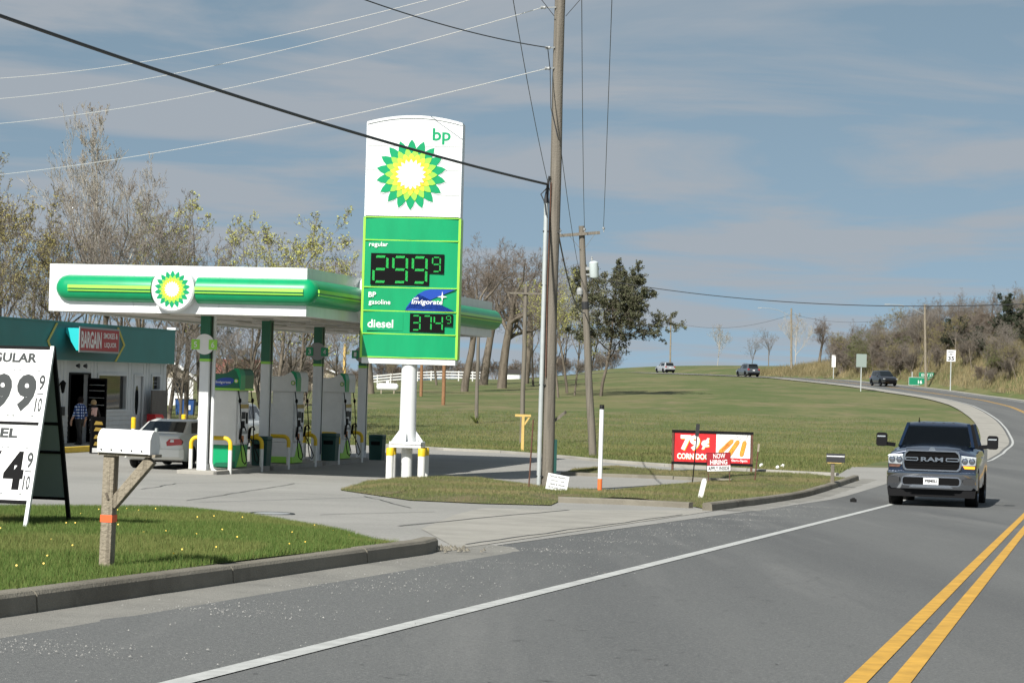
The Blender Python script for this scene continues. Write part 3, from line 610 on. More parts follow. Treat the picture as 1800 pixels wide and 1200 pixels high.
cmat = Matrix.Translation((CO.x, CO.y, 0)) @ Matrix.Rotation(CRZ, 4, 'Z')
def cw(x, y, z=0):
    p = cmat @ Vector((x, y, 0)); return (p.x, p.y, gzs(p.x, p.y) + z)
for k in range(3):
    p = cw(-3.45, 4.0 + 5.1 * k); isl = thing('pump_island', None, None, p, CRZ, kind='structure')
    mb = MB(); poly = [(-.5, -2.2), (.5, -2.2), (.56, -2.1), (.56, 2.35), (.5, 2.45), (-.5, 2.45), (-.56, 2.35), (-.56, -2.1)]; mb.prism(poly, -.1, .13, plane='xy'); mb.build('island_slab', 'concrete', isl, bevel=.02)
# ---- fuel dispensers
DL = ['fuel pump with a solid green header and bright green base, nearest the road', 'fuel pump with a white header between the green headed pump and the last pump', 'last fuel pump in the row, white header, farthest from the road']
for k in range(3):
    p = cw(-3.45, 4.0 + 5.1 * k, .13); t = thing('fuel_dispenser', DL[k], 'fuel pump', p, CRZ, 'fuel pumps under the canopy')
    mb = MB(); mb.box(-.325, .325, .0, 1.0, .62, 2.1); mb.build('cabinet', 'white_worn', t, bevel=.015)
    mb = MB(); mb.box(-.335, .335, -.008, 1.008, 0.02, .615); mb.build('base_panel', 'bp_green' if k == 0 else 'white_worn', t, bevel=.012)
    if k: MB().box(-.338, .338, -.012, 1.012, .02, .2).build('base_stripe', 'bp_lime', t)
    else: MB().prism([(-.33, .03), (.33, .03), (.33, .2), (.2, .16), (-.2, .14), (-.33, .04)], -.0135, -.009).build('base_swoosh', 'bp_green_dark', t)
    sw = MB(); sw.prism([(.1, .03), (.95, .03), (.95, .3), (.7, .58), (.5, .6)], .3365, .342, plane='yz'); sw.build('side_swoosh', 'bp_lime', t)
    prof = [(-.44, 2.1), (.43, 2.1), (.44, 2.52), (.40, 2.66), (.32, 2.70), (.2, 2.66), (.05, 2.57), (-.1, 2.545), (-.44, 2.545)]
    hd = MB(); hd.prism(prof, -.08, 1.08); hd.build('header', 'bp_green_dark' if k == 0 else 'white_worn', t, bevel=.012)
    if k == 0:
        MB().box(-.445, .445, -.085, 1.085, 2.1, 2.16).build('header_stripe', 'bp_lime', t)
        el = [( .27 * math.cos(a) - .02 + .1 * (math.sin(a)), .12 * math.sin(a) + 2.33) for a in np.linspace(0, 6.28, 20)[:-1]]
        MB().prism(el, -.0865, -.0825).build('blue_ellipse', 'bp_blue', t); txt('Invigorate', .42, .09, 'white', t, -.04, 2.31, -.089, 'lettering', .01)
    gs = MB(); gs.prism([(.24, 2.69), (.32, 2.705), (.41, 2.665), (.455, 2.5), (.45, 2.12), (.435, 2.12), (.4, 2.45), (.33, 2.6)], -.088, .3); gs.build('header_swoosh', 'bp_green', t)
    helios(t, .33, 2.36, -.09, .075, outline=False, step=.003)
    for s in (1, -1):
        X = .326 * s
        dr = MB(); dr.box(min(X, X + .055 * s), max(X, X + .055 * s), .1, .9, .66, 1.75); d = dr.build('service_door', 'white', t, bevel=.01)
        X2 = X + .056 * s
        def pad(nm, m, y0, y1, z0, z1, th=.008): q = MB(); q.box(min(X2, X2 + th * s), max(X2, X2 + th * s), y0, y1, z0, z1); q.build(nm, m, d)
        pad('topper_label', 'gold_print', .15, .85, 1.62, 1.73); pad('display', 'dark_grey', .3, .6, 1.33, 1.52); pad('keypad', 'black', .3, .55, 1.08, 1.28); pad('card_slot', 'black', .65, .8, 1.2, 1.5); pad('grade_button', 'grey', .2, .8, .92, 1.0); pad('advert', 'corn_dark', .2, .5, .7, .88)
        for yy in (.12, .88):
            nz_ = MB(); nz_.bar((X2 + .03 * s, yy, .78), (X2 + .06 * s, yy, 1.08), .05, .07); nz_.tube([(X2 + .06 * s, yy, 1.08), (X2 + .16 * s, yy - .02, 1.13), (X2 + .2 * s, yy - .02, 1.02)], .02, 6); nz_.build('nozzle', 'black', t)
            yo = -.03 if yy < .5 else 1.03
            h = MB(); h.tube([(X2, yo, 2.1), (X2 + .06 * s, yo, 1.7), (X2 + .1 * s, yo, 1.2), (X2 + .12 * s, yo, .5), (X2 + .16 * s, yo + .02, .2), (X2 + .22 * s, yo + .07, .12), (X2 + .25 * s, yo + .13, .22), (X2 + .2 * s, (yo + yy) / 2, .5), (X2 + .07 * s, yy, .8)], .016, 6); h.build('hose', 'rubber', t, smooth=True)
            sp_ = MB(); sp_.lathe([(0, -.07), (.035, -.05), (.045, 0), (.035, .05), (0, .07)], 8, (X2 + .05 * s, yo, 1.83)); sp_.build('hose_retractor', 'black', t)
# ---- guard hoops at the island ends
def hoop(loc, label):
    t = thing('guard_hoop', label, 'guard rail', loc, CRZ, 'guard hoops at the pump island ends')
    top = []; r = .17
    for a in np.linspace(0, math.pi / 2, 7): top.append((-.55 + r - r * math.cos(a), 0, .78 + r * math.sin(a)))
    top += [(x_, 0, z_) for x_, _, z_ in [(-q[0], 0, q[2]) for q in top[::-1]]]
    MB().tube([(-.55, 0, .64)] + top + [(.55, 0, .64)], .057, 10).build('top_bend', 'safety_yellow', t, smooth=True)
    for s in (-1, 1): MB().tube([(s * .55, 0, -.15), (s * .55, 0, .655)], .0555, 10).build('leg', 'white_worn', t, smooth=True)
for k in range(3):
    hoop(cw(-3.45, 2.95 + 5.1 * k), ['yellow topped hoop at the road end of the green headed pump\'s island', 'yellow topped hoop on the road side of the middle white headed pump', 'yellow topped hoop on the road side of the last pump'][k])
    hoop(cw(-3.45, 5.6 + 5.1 * k), ['yellow topped hoop just behind the green headed pump', 'yellow topped hoop just behind the middle white headed pump', 'yellow topped hoop just behind the last pump in the row'][k])
# ---- waste bins
for (x, y, lb) in ((-3.2, 6.5, 'dark green waste bin behind the green headed pump'), (-3.1, 12.95, 'dark green waste bin beside the third canopy column'), (-3.15, 18.6, 'dark green waste bin beside the farthest canopy column')):
    t = thing('waste_bin', lb, 'bin', cw(x, y, .0 if y > 18 else .13), CRZ, 'waste bins between the pumps')
    mb = MB(); mb.loft([[(-w_, -w_, z), (w_, -w_, z), (w_, w_, z), (-w_, w_, z), (-w_, -w_, z)] for w_, z in ((.21, 0), (.235, .72))]); mb.build('bin_body', 'bin_green', t)
    mb = MB(); mb.box(-.245, .245, -.245, .245, .72, .84); mb.build('lid', 'bin_green', t, bevel=.03); MB().box(-.15, .15, -.249, -.246, .5, .62).build('opening', 'black', t)

# ------------------------------------------------------------------ tall price sign
sb = at(714, 843, 60); sx, sy = sb.x, sb.y; sz = gzs(sx, sy)
ps = thing('price_sign', 'tall white and green fuel price sign with a sunflower emblem on a white pole', 'price sign', (sx, sy, sz), R(-6))
MB().tube([(0, 0, -.3), (0, 0, .93)], .145, 20).build('lower_pole', 'white_metal', ps, smooth=True)
MB().tube([(0, 0, 1.01), (0, 0, 3.1)], [.225, .205], 24).build('pole', 'white_metal', ps, smooth=True)
MB().box(-.42, .42, -.42, .42, .95, 1.02).build('base_plate', 'white_metal', ps, bevel=.008); MB().box(-.42, .42, -.42, .42, .865, .935).build('base_plate', 'white_metal', ps, bevel=.008)
for a in range(4):
    ang = a * math.pi / 2; c, s = math.cos(ang), math.sin(ang); mb = MB(); mb.prism([(.2, 1.02), (.4, 1.02), (.4, 1.06), (.215, 1.32)], -.012, .012); o = mb.build('gusset', 'white_metal', ps, rot=(0, 0, ang))
    for (bx, by) in ((.34, .34),):
        MB().lathe([(0, .84), (.03, .84), (.03, 1.06), (0, 1.07)], 6, (bx * (1 if a % 2 else -1), by * (1 if a // 2 else -1), 0)).build('anchor_bolt', 'galvanised', ps)
HW = 1.235; TH = .24
MB().box(-HW - .01, HW + .01, -TH, TH, 3.05, 3.22).build('bottom_skirt', 'sign_white', ps, bevel=.01)
zr = [3.225, 3.84, 4.44, 5.06, 6.30, 6.90]
pn = ['blank_panel', 'diesel_panel', 'brand_panel', 'regular_panel', 'blank_panel']; panels = []
for i in range(5):
    z0, z1 = zr[i] + .014, zr[i + 1] - .014
    cr_ = [(-HW, -TH), (-HW * .6, -TH - .03), (0, -TH - .045), (HW * .6, -TH - .03), (HW, -TH), (HW, TH), (-HW, TH)]
    mb = MB(); mb.prism(cr_, z0, z1, plane='xy'); panels.append(mb.build(pn[i], 'bp_green', ps))
for z in zr: MB().box(-HW - .002, HW + .002, -TH - .035, TH + .01, z - .0125, z + .0125).build('lime_divider', 'bp_lime', ps)
for s in (-1, 1): MB().box(s * HW + (0 if s > 0 else -.06), s * HW + (.06 if s > 0 else 0), -TH - .01, TH, 3.2, 6.9).build('lime_edge', 'bp_lime', ps)
FY = -TH - .05
txt('regular', .5, .15, 'white', panels[3], -.87, 6.17, FY, bold=.012)
dp = panels[3]
MB().prism([(-1.06, 5.12), (.50, 5.12), (.50, 5.44), (.88, 5.44), (.88, 5.95), (-1.06, 5.95)], FY - .012, FY + .02).build('display_housing', 'black', dp)
for i, ch in enumerate('299'): led_digit(ch, -.98 + i * .52, 5.2, .36, .66, FY - .016, dp)
led_digit('9', .58, 5.5, .20, .37, FY - .016, dp)
txt('BP', .2, .14, 'white', panels[2], -1.0, 4.86, FY, bold=.014); txt('gasoline', .58, .165, 'white', panels[2], -.8, 4.65, FY, bold=.01)
el = [(-.12 + 1.9 * (1 - math.cos(a)) * .35, 4.47 + .56 * math.sin(a)) for a in np.linspace(0, math.pi / 2, 9)]
MB().prism([(1.2, 4.465), (-.12, 4.465)][::-1] + [(-.1, 4.52), (-.02, 4.64), (.08, 4.77), (.22, 4.9), (.38, 4.99), (.55, 5.035), (1.2, 5.035)], FY - .004, FY + .02).build('blue_field', 'bp_blue', panels[2])
txt('with', .13, .07, 'white', panels[2], .17, 4.79, FY - .008, bold=.01); txt('Invigorate', .82, .17, 'white', panels[2], .46, 4.68, FY - .008, shear=.18, bold=.014)
st = []
for k in range(8):
    a = k * math.pi / 4; r_ = (.13 if k % 2 == 0 else .028); st.append((.86 + r_ * math.sin(a), 4.84 + r_ * math.cos(a) * 1.15))
MB().prism(st, FY - .01, FY - .005).build('star_mark', 'white', panels[2])
MB().box(-1.13, -.16, FY, FY + .02, 3.92, 4.38).build('inset_panel', 'bp_green', panels[1]); txt('diesel', .68, .215, 'white', panels[1], -.76, 4.10, FY - .006, bold=.016)
MB().prism([(.02, 3.9), (.93, 3.9), (.93, 4.08), (1.15, 4.08), (1.15, 4.39), (.02, 4.39)], FY - .012, FY + .02).build('display_housing', 'black', panels[1])
for i, ch in enumerate('374'): led_digit(ch, .08 + i * .295, 3.96, .21, .37, FY - .016, panels[1])
led_digit('9', .99, 4.15, .11, .19, FY - .016, panels[1])
# white head with arched top, four stacked panels
def arch(x): return 9.40 + .17 * (1 - (x / HW) ** 2)
zs = [6.93, 7.50, 8.15, 8.78]
for i in range(4):
    z0 = zs[i] + .006; xs = np.linspace(-HW, HW, 15)
    top = [(x, arch(x)) for x in xs[::-1]] if i == 3 else [(HW, zs[i + 1] - .006), (-HW, zs[i + 1] - .006)]
    mb = MB(); mb.prism([(-HW, z0), (HW, z0)] + top, -TH - .02, TH); mb.build('head_panel', 'sign_white', ps)
cp = MB(); cp.loft([[(x, -TH - .045, arch(x) - .05), (x, -TH - .045, arch(x) + .02), (x, TH + .03, arch(x) + .02), (x, TH + .03, arch(x) - .05)] for x in np.linspace(-HW - .03, HW + .03, 15)]); cp.build('arched_cap', 'sign_white', ps)
for s in (-1, 1): MB().box(s * HW + (.002 if s > 0 else -.04), s * HW + (.04 if s > 0 else -.002), -TH - .03, TH, 6.92, 9.38).build('head_edge', 'sign_white', ps)
for z in zs[1:]: MB().box(-HW, HW, -TH - .0215, -TH - .01, z - .009, z + .009).build('panel_seam', 'grey', ps)
helios(ps, -.06, 8.03, -TH - .022, .93, step=.012)
txt('bp', .48, .43, 'bp_green', ps, .72, 9.05, -TH - .026, bold=.02)
for i, (bx, by) in enumerate(((686, 845), (692, 843), (741, 844), (745, 842))):
    g = G(bx, by); dd = (0, .55)[i % 2]
    t = thing('bollard', ['white bollard with yellow cap, left of the price sign pole, on the road side', 'white bollard with yellow cap, left of the price sign pole, on the pump side', 'white bollard with yellow cap, right of the price sign pole, on the road side', 'white bollard with yellow cap, right of the price sign pole, on the pump side'][i], 'bollard', (sx + (-.42, -.40, .41, .47)[i], sy - .45 + dd * 1.5, gzs(sx, sy)), 0, 'bollards round the sign pole')
    MB().tube([(0, 0, -.2), (0, 0, .66)], .1, 14).build('post', 'white_worn', t, smooth=True); c_ = MB(); c_.lathe([(.104, .66), (.104, .83), (.09, .86), (0, .87)], 14); c_.build('cap', 'safety_yellow', t, smooth=True)
# ------------------------------------------------------------------ the store
ST = thing('store_building', 'low white sided store with a teal fascia and yellow chevrons beside the pumps', 'building', (-13.2, 88.7, 0), R(78))
def sb_(x0, x1, y0, y1, z0, z1, nm, m, par=ST, bev=0): mb = MB(); mb.box(x0, x1, y0, y1, z0, z1); return mb.build(nm, m, par, bevel=bev)
# wall with openings, made of blocks between them
WX0, WX1 = -26, -.65
openings = [(-10.05, -8.3, 0, 2.52), (-7.5, -4.85, 1.28, 2.5), (-4.0, -3.15, .15, 2.5), (-2.2, -1.4, 2.02, 2.5)]
edges = sorted({WX0, WX1} | {o[0] for o in openings} | {o[1] for o in openings})
for a, b in zip(edges[:-1], edges[1:]):
    op = [o for o in openings if o[0] <= a + .001 and o[1] >= b - .001]
    if not op: sb_(a, b, 0, .2, 0, 3.2, 'wall', 'siding')
    else:
        o = op[0]
        if o[2] > .01: sb_(a, b, 0, .2, 0, o[2], 'wall', 'siding')
        sb_(a, b, 0, .2, o[3], 3.2, 'wall', 'siding')
sb_(WX1 - .2, WX1, .2, 9, 0, 3.2, 'wall', 'siding'); sb_(WX0, WX0 + .2, .2, 9, 0, 3.2, 'wall', 'siding'); sb_(WX0, WX1, 9, 9.2, 0, 3.2, 'wall', 'siding'); sb_(WX0 + .21, WX1 - .21, .21, 8.9, 0, .03, 'floor', 'dark_grey')
sb_(WX0, WX1, 3.0, 3.1, .03, 3.2, 'inner_wall', 'dark_grey')
x = -25.9
while x < WX1 - .12:      # vertical battens above the lapped lower boards
    if not any(o[0] - .08 < x < o[1] + .05 for o in openings): sb_(x, x + .03, -.014, -.001, 1.25, 2.99, 'batten', 'siding')
    x += .3
for k in range(7):
    for a, b in ((-25.9, -10.15), (-8.2, -4.05), (-3.1, -.66)):
        mb = MB(); mb.prism([(-.001, .05 + k * .165), (-.03, .055 + k * .165), (-.012, .212 + k * .165), (-.001, .212 + k * .165)], a, b, plane='yz'); mb.build('lap_board', 'brick_white', ST)
sb_(-26.4, -.75, -.35, 9.3, 3.0, 4.26, 'fascia', 'teal'); sb_(-26.45, -.72, -.38, 9.35, 4.262, 4.31, 'roof_cap', 'teal'); sb_(-1.0, -.63, -.45, -.1, 4.315, 4.4, 'gutter_end', 'white')
mb = MB(); mb.prism([(-12.2, 4.2), (-6.75, 4.2), (-6.1, 3.62), (-6.9, 3.03), (-12.3, 3.03), (-12.9, 3.62)], -.362, -.351); mb.build('fascia_panel', 'teal_dark', ST)
for pts in ([(-6.75, 4.24), (-6.1, 3.62), (-6.9, 3.01)], [(-12.2, 4.24), (-12.9, 3.62), (-12.3, 3.01)]):
    d = .17; mb = MB(); mb.prism([pts[0], pts[1], pts[2], (pts[2][0] + d, pts[2][1]), (pts[1][0] + d, pts[1][1]), (pts[0][0] + d, pts[0][1])], -.375, -.364); mb.build('chevron', 'chevron', ST)
mb = MB(); mb.loft([[(xx, -.364, 4.1), (xx, -.86, 4.1), (xx, -.86, 3.34), (xx, -.76, 3.34), (xx, -.364, 3.95)] for xx in (-11.35, -7.85)]); sg = mb.build('sign_box', 'teal_sunlit', ST)  # lighter teal: sun on the box end is put into the colour
sgf = bpy.data.objects.new('sign_face', None); COL.objects.link(sgf); sgf.parent = ST; sgf.location = (-9.6, -.861, 3.72)
q = MB(); q.box(-1.8, 1.8, -.03, -.003, -.435, .435); q.build('sign_frame', 'grey', sgf); q = MB(); q.box(-1.72, 1.72, -.04, -.031, -.37, .37); q.build('sign_panel', 'red_sign', sgf)
txt('BARGAIN', 1.8, .58, 'white_worn', sgf, -.78, 0, -.043, bold=.03); txt('SMOKES &', 1.3, .2, 'white_worn', sgf, .95, .17, -.043, bold=.02); txt('LIQUOR', 1.1, .2, 'white_worn', sgf, .95, -.16, -.043, bold=.02)
def frame(x0, x1, z0, z1, par, w_=.09, y0=-.05, y1=.06, m='siding'):
    for a in ((x0 - w_, x1 + w_, z1, z1 + w_), (x0 - w_, x1 + w_, z0 - w_, z0), (x0 - w_, x0, z0, z1), (x1, x1 + w_, z0, z1)):
        if a[3] - a[2] > .02 and a[2] > -.05: q = MB(); q.box(a[0], a[1], y0, y1, a[2], a[3]); q.build('casing', m, par)
wn = sb_(-7.5, -4.85, .08, .1, 1.28, 2.5, 'window', 'window_glass'); frame(-7.5, -4.85, 1.28, 2.5, wn)
sb_(-7.4, -4.95, .5, .6, 1.0, 1.45, 'window_shelf', 'weathered_board')
w2 = sb_(-2.2, -1.4, .08, .1, 2.02, 2.5, 'window', 'window_glass'); frame(-2.2, -1.4, 2.02, 2.5, w2)
for z in (2.18, 2.3): sb_(-2.2, -1.4, .05, .078, z, z + .02, 'blind_slat', 'grey', w2)
d2 = sb_(-4.0, -3.15, .05, .1, .15, 2.5, 'door', 'siding'); frame(-4.0, -3.15, .15, 2.5, d2, .07)
ov = MB(); ov.prism([(-3.575 + .17 * math.cos(a), 1.6 + .55 * math.sin(a)) for a in np.linspace(0, 6.28, 20)[:-1]], .035, .049); ov.build('door_glass', 'dark_glass', d2)
sb_(-3.24, -3.2, -.02, .049, 1.1, 1.16, 'door_handle', 'galvanised', d2)
d1 = MB(); d1.box(0, .9, -.02, .02, .03, 2.4); d1o = d1.build('door', 'trim_dark', ST, loc=(-8.32, .02, 0), rot=(0, 0, R(-112)))
for (a, b, c, d) in ((.08, .82, 1.2, 2.3), (.08, .82, .15, 1.05)): q = MB(); q.box(a, b, -.026, -.021, c, d); q.build('door_pane', 'window_glass', d1o)
for z in (1.45, 1.7, 1.95, 2.15): q = MB(); q.box(.08, .82, -.032, -.027, z, z + .02); q.build('door_bar', 'white_worn', d1o)
frame(-10.05, -8.3, 0, 2.52, ST, .06, m='trim_dark')
sb_(-3.0, -1.35, -.35, -.3, .75, 1.98, 'board_screen', 'weathered_board')
for px_ in (-11.0, -8.0):
    la = MB(); la.lathe([(0, 1.85), (.05, 1.9), (.1, 2.18), (.11, 2.22), (.03, 2.3), (0, 2.32)], 6, (px_, -.17, 0)); la.bar((px_, 0, 2.1), (px_, -.17, 2.3), .03, .03); la.build('wall_lantern', 'black', ST)
for px_ in (-9.75, -9.1):
    la = MB(); la.lathe([(.03, 0), (.09, -.12), (0, -.12)], 8, (px_, -.1, 2.82), 'y'); la.build('flood_light', 'dark_grey', ST)
sb_(-10.75, -10.5, -.06, 0, 1.1, 1.4, 'notice_box', 'dark_grey')
ac = thing('rooftop_unit', 'dark air conditioning unit on the flat roof of the store', 'air conditioner', (ST.location.x - 15.3 * .208 - 1.2 * .978, 88.7 - 15.3 * .978 + 1.2 * .208, 4.31), R(78))
q = MB(); q.box(-1.0, 1.0, -.5, .5, 0, .4); q.build('casing', 'dark_grey', ac, bevel=.02)
for k in range(6): q = MB(); q.box(-.95 + k * .32, -.72 + k * .32, -.515, -.502, .06, .34); q.build('grille', 'grey' if k in (0, 1) else 'black', ac)
SMT = Matrix.Translation((-13.2, 88.7, 0)) @ Matrix.Rotation(R(78), 4, 'Z')
def swl(x, y, z=0): p = SMT @ Vector((x, y, 0)); return (p.x, p.y, gzs(p.x, p.y) + z)
sw_ = thing('store_pavement', None, None, (-13.2, 88.7, 0), R(78), kind='structure')
q = MB(); q.box(-26, .5, -1.75, -.03, -.1, .14); q.build('slab', 'concrete', sw_); q = MB(); q.box(-26, -4.4, -1.95, -1.753, -.1, .155); q.build('yellow_kerb', 'safety_yellow', sw_)
patch('painted_line', [swl(-4.4, -1.75)[:2], swl(-4.25, -1.75)[:2], swl(-3.4, -5)[:2], swl(-3.55, -5)[:2]], lambda P: gzP(P) + .011, 'line_yellow', .5)
for (px_, py_, dd, lb) in ((235, 733, 79, 'yellow bollard in front of the store window, behind the white mailbox'), (323, 728, 83, 'yellow bollard by the far corner of the store, behind the white sedan')):
    p = at(px_, py_, dd); z = gzs(p.x, p.y); t = thing('bollard', lb, 'bollard', (p.x, p.y, z), 0, 'yellow bollards by the store')
    q = MB(); q.tube([(0, 0, -.1), (0, 0, .75)], .075, 12); q.build('post', 'white_worn', t, smooth=True); q = MB(); q.lathe([(.085, .75), (.085, p.z - z - .03), (.06, p.z - z), (0, p.z - z)], 12); q.build('sleeve', 'safety_yellow', t, smooth=True)
p = at(273, 740, 85.5); t = thing('newspaper_box', 'red newspaper vending box against the store wall', 'vending box', (p.x, p.y, gzs(p.x, p.y)), R(60))
for s in (-.17, .17): q = MB(); q.box(s - .03, s + .03, -.12, .12, 0, .5); q.build('leg', 'red', t)
q = MB(); q.prism([(-.27, .5), (.27, .5), (.27, 1.1), (.18, 1.2), (-.27, 1.2)], -.2, .2); q.build('box', 'red', t, bevel=.015); q = MB(); q.box(-.2, .1, -.206, -.2005, .68, 1.08); q.build('window', 'white_worn', t)
p = at(170, 795, 74); t = thing('poster_stand', 'narrow black poster stand with gold print by the store entrance', 'sign', (p.x, p.y, gzs(p.x, p.y)), R(38))
q = MB(); q.box(-.24, .24, -.06, .06, .02, 1.2); q.build('board', 'black', t, bevel=.01)
for z in (.95, .75, .5, .28): q = MB(); q.prism([(-.16, z), (.16, z), (.12, z + .1), (-.1, z + .12)], -.068, -.062); q.build('gold_print', 'gold_print', t)
q = MB(); q.box(-.2, .2, -.068, -.061, .05, .2); q.build('price_label', 'white', t)

# ------------------------------------------------------------------ mailbox by the road
g = G(187, 1003, .12); MX = (g[0], g[1], float(isl1_z(np.array([g]))[0]))
t = thing('mailbox', 'white metal mailbox on a braced timber post with orange tape, by the kerb', 'mailbox', MX, R(-14)); t.rotation_euler = (0, R(.8), R(-14))
q = MB(); q.box(-.05, .05, -.05, .05, -.3, .955); q.build('post', 'post_wood', t, bevel=.006); q = MB(); q.bar((.03, 0, .52), (.36, 0, .915), .085, .085, up=(0, 1, 0)); q.build('brace', 'post_wood', t, bevel=.006)
q = MB(); q.box(-.09, .42, -.07, .07, .935, .958); q.build('platform', 'post_wood', t)
pr = [(-.095, 0), (.095, 0), (.095, .1)] + [(.095 * math.cos(a), .1 + .095 * math.sin(a)) for a in np.linspace(.2, math.pi - .2, 11)] + [(-.1, .13)]
q = MB(); q.prism(pr, -.08, .37, plane='yz'); t.scale = (.93, .93, .93); bx = q.build('box', 'white', t, smooth=True, loc=(0, 0, .96)); 
pr2 = [(a * 1.04, b * 1.02) for a, b in pr]; q = MB(); q.prism(pr2, .371, .385, plane='yz'); q.build('door', 'white_worn', t, smooth=True, loc=(0, 0, .957))
q = MB(); q.box(.385, .4, -.015, .015, .19, .22); q.build('latch', 'galvanised', t, loc=(0, 0, .957))
q = MB(); q.prism(pr2, -.086, -.0805, plane='yz'); q.build('rear_seam', 'white_worn', t, loc=(0, 0, .957))
for k in range(5): q = MB(); q.lathe([(0, -.004), (.007, -.003), (.007, 0)], 6, (-.05 + k * .09, -.1005, .985), 'y'); q.build('rivet', 'dark_grey', t)
q = MB(); q.box(-.053, .053, -.053, .053, .38, .44); q.build('tape', 'tape_orange', t); q = MB(); q.tube([(-.01, -.052, .62), (.0, -.054, .6), (.012, -.052, .57)], .012, 6); q.build('knot', 'bark', t)

# ------------------------------------------------------------------ A-frame price board
g = G(86, 936, .1); AZ = float(isl1_z(np.array([g]))[0])
t = thing('price_board', 'white folding price board with black frame standing on the grass island', 'sign', (g[0], g[1], AZ), R(-13))
RH = 2.1; kk = 312 / FPX * g[1] / RH; t.scale = (kk, kk, kk)
for s, nm in ((-1, 'front_panel'), (1, 'back_panel')):
    e = bpy.data.objects.new(nm, None); COL.objects.link(e); e.parent = t; e.location = (0, 0, RH); e.rotation_euler = (s * R(16.0), 0, 0)
    q = MB(); q.box(-1.19, -.03, s * .012 - .012, s * .012 + .012, -1.86, -.02); q.build('board', 'white' if s < 0 else 'aframe_back_shaded', e)  # rear board's dull grey green is shade put into its colour
    fr = 'black' if s > 0 else 'galvanised'
    for x in (-.02, -1.2): q = MB(); q.box(x - .022, x + .022, s * .012 - .02, s * .012 + .02, -2.2, .02); q.build('leg', fr, e)
    for z in (-.005, -.93, -1.87): q = MB(); q.box(-1.178, -.043, s * .012 - .019, s * .012 + .019, z - .018, z + .018); q.build('rail', 'black', e)
    if s > 0: q = MB(); q.box(-1.178, -.043, -.02, -.001, -1.3, -1.27); q.build('rail', 'black', e)
    if s < 0:
        Y = -.026
        txt('REGULAR', .76, .12, 'digit_grey', e, -.57, -.13, Y, bold=.04); txt('DIESEL', .66, .12, 'digit_grey', e, -.62, -1.05, Y, bold=.04)
        q = MB(); q.box(-1.17, -.05, Y, Y + .001, -.245, -.241); q.build('rule', 'grey', e)
        for zz_, dg in ((-.56, '299'), (-1.5, '374')):
            for i, ch in enumerate(dg):
                x = -.885 + i * .31
                q = MB(); q.box(x - .135, x + .135, Y - .004, Y, zz_ - .27, zz_ + .27); c_ = q.build('number_card', 'white', e); txt(ch, .25, .46, 'digit_grey' if zz_ > -1 else 'black', c_, x, zz_, Y - .006, bold=.055)
                for dx in (-.12, .12):
                    for dz in (-.275, .275): q = MB(); q.box(x + dx - .012, x + dx + .012, Y - .008, Y - .005, zz_ + dz - .01, zz_ + dz + .01); q.build('clip', 'grey', c_)
            txt('9', .075, .19, 'digit_grey', e, -.082, zz_ + .13, Y, bold=.02); txt('10', .085, .17, 'digit_grey', e, -.085, zz_ - .14, Y, bold=.02)
            q = MB(); q.box(-.125, -.035, Y, Y + .001, zz_ - .012, zz_ + .002); q.build('fraction_bar', 'digit_grey', e)

# ------------------------------------------------------------------ small signs and stakes on the verge
def zv(g): return float(isl2_z(np.array([g]))[0])
# corn dog board
cc = at(1251, 830, 73.3); z0 = gzs(cc.x, cc.y) - .03
t = thing('banner_board', 'wide framed board advertising 79 cent corn dogs at the lawn edge', 'sign', (cc.x, cc.y, z0), R(-11)); W2 = 1.27
for s in (-1, 1): q = MB(); q.box(s * W2 - .035, s * W2 + .035, -.035, .035, -.2, 1.33); q.build('post', 'rust', t)
q = MB(); q.box(-W2 + .04, W2 - .04, -.01, .03, .33, 1.28); q.build('backing', 'trim_dark', t)
for z in (.29, 1.31): q = MB(); q.box(-W2 - .04, W2 + .04, -.045, .03, z - .04, z + .04); q.build('frame_rail', 'trim_dark', t)
q = MB(); q.box(-W2 + .05, .12, -.016, -.011, .335, 1.265); rp_ = q.build('red_field', 'red', t); q = MB(); q.box(.122, W2 - .05, -.016, -.011, .50, 1.265); wp = q.build('white_field', 'white', t); q = MB(); q.box(.122, W2 - .05, -.016, -.011, .335, .498); rs_ = q.build('red_strip', 'red', t)
txt('79', .62, .5, 'bp_gold', rp_, -.70, .93, -.019, bold=.05); txt('79', .62, .5, 'white', rp_, -.72, .95, -.022, bold=.05); txt('\u00a2', .26, .36, 'bp_gold', rp_, -.21, .92, -.019, bold=.04); txt('\u00a2', .26, .36, 'white', rp_, -.225, .935, -.022, bold=.04)
txt('CORN DOGS', 1.12, .19, 'bp_gold', rp_, -.56, .505, -.019, bold=.035); txt('CORN DOGS', 1.12, .19, 'white', rp_, -.57, .515, -.022, bold=.035)
txt('10am-5pm', .55, .1, 'white', rs_, .86, .415, -.019, bold=.02)
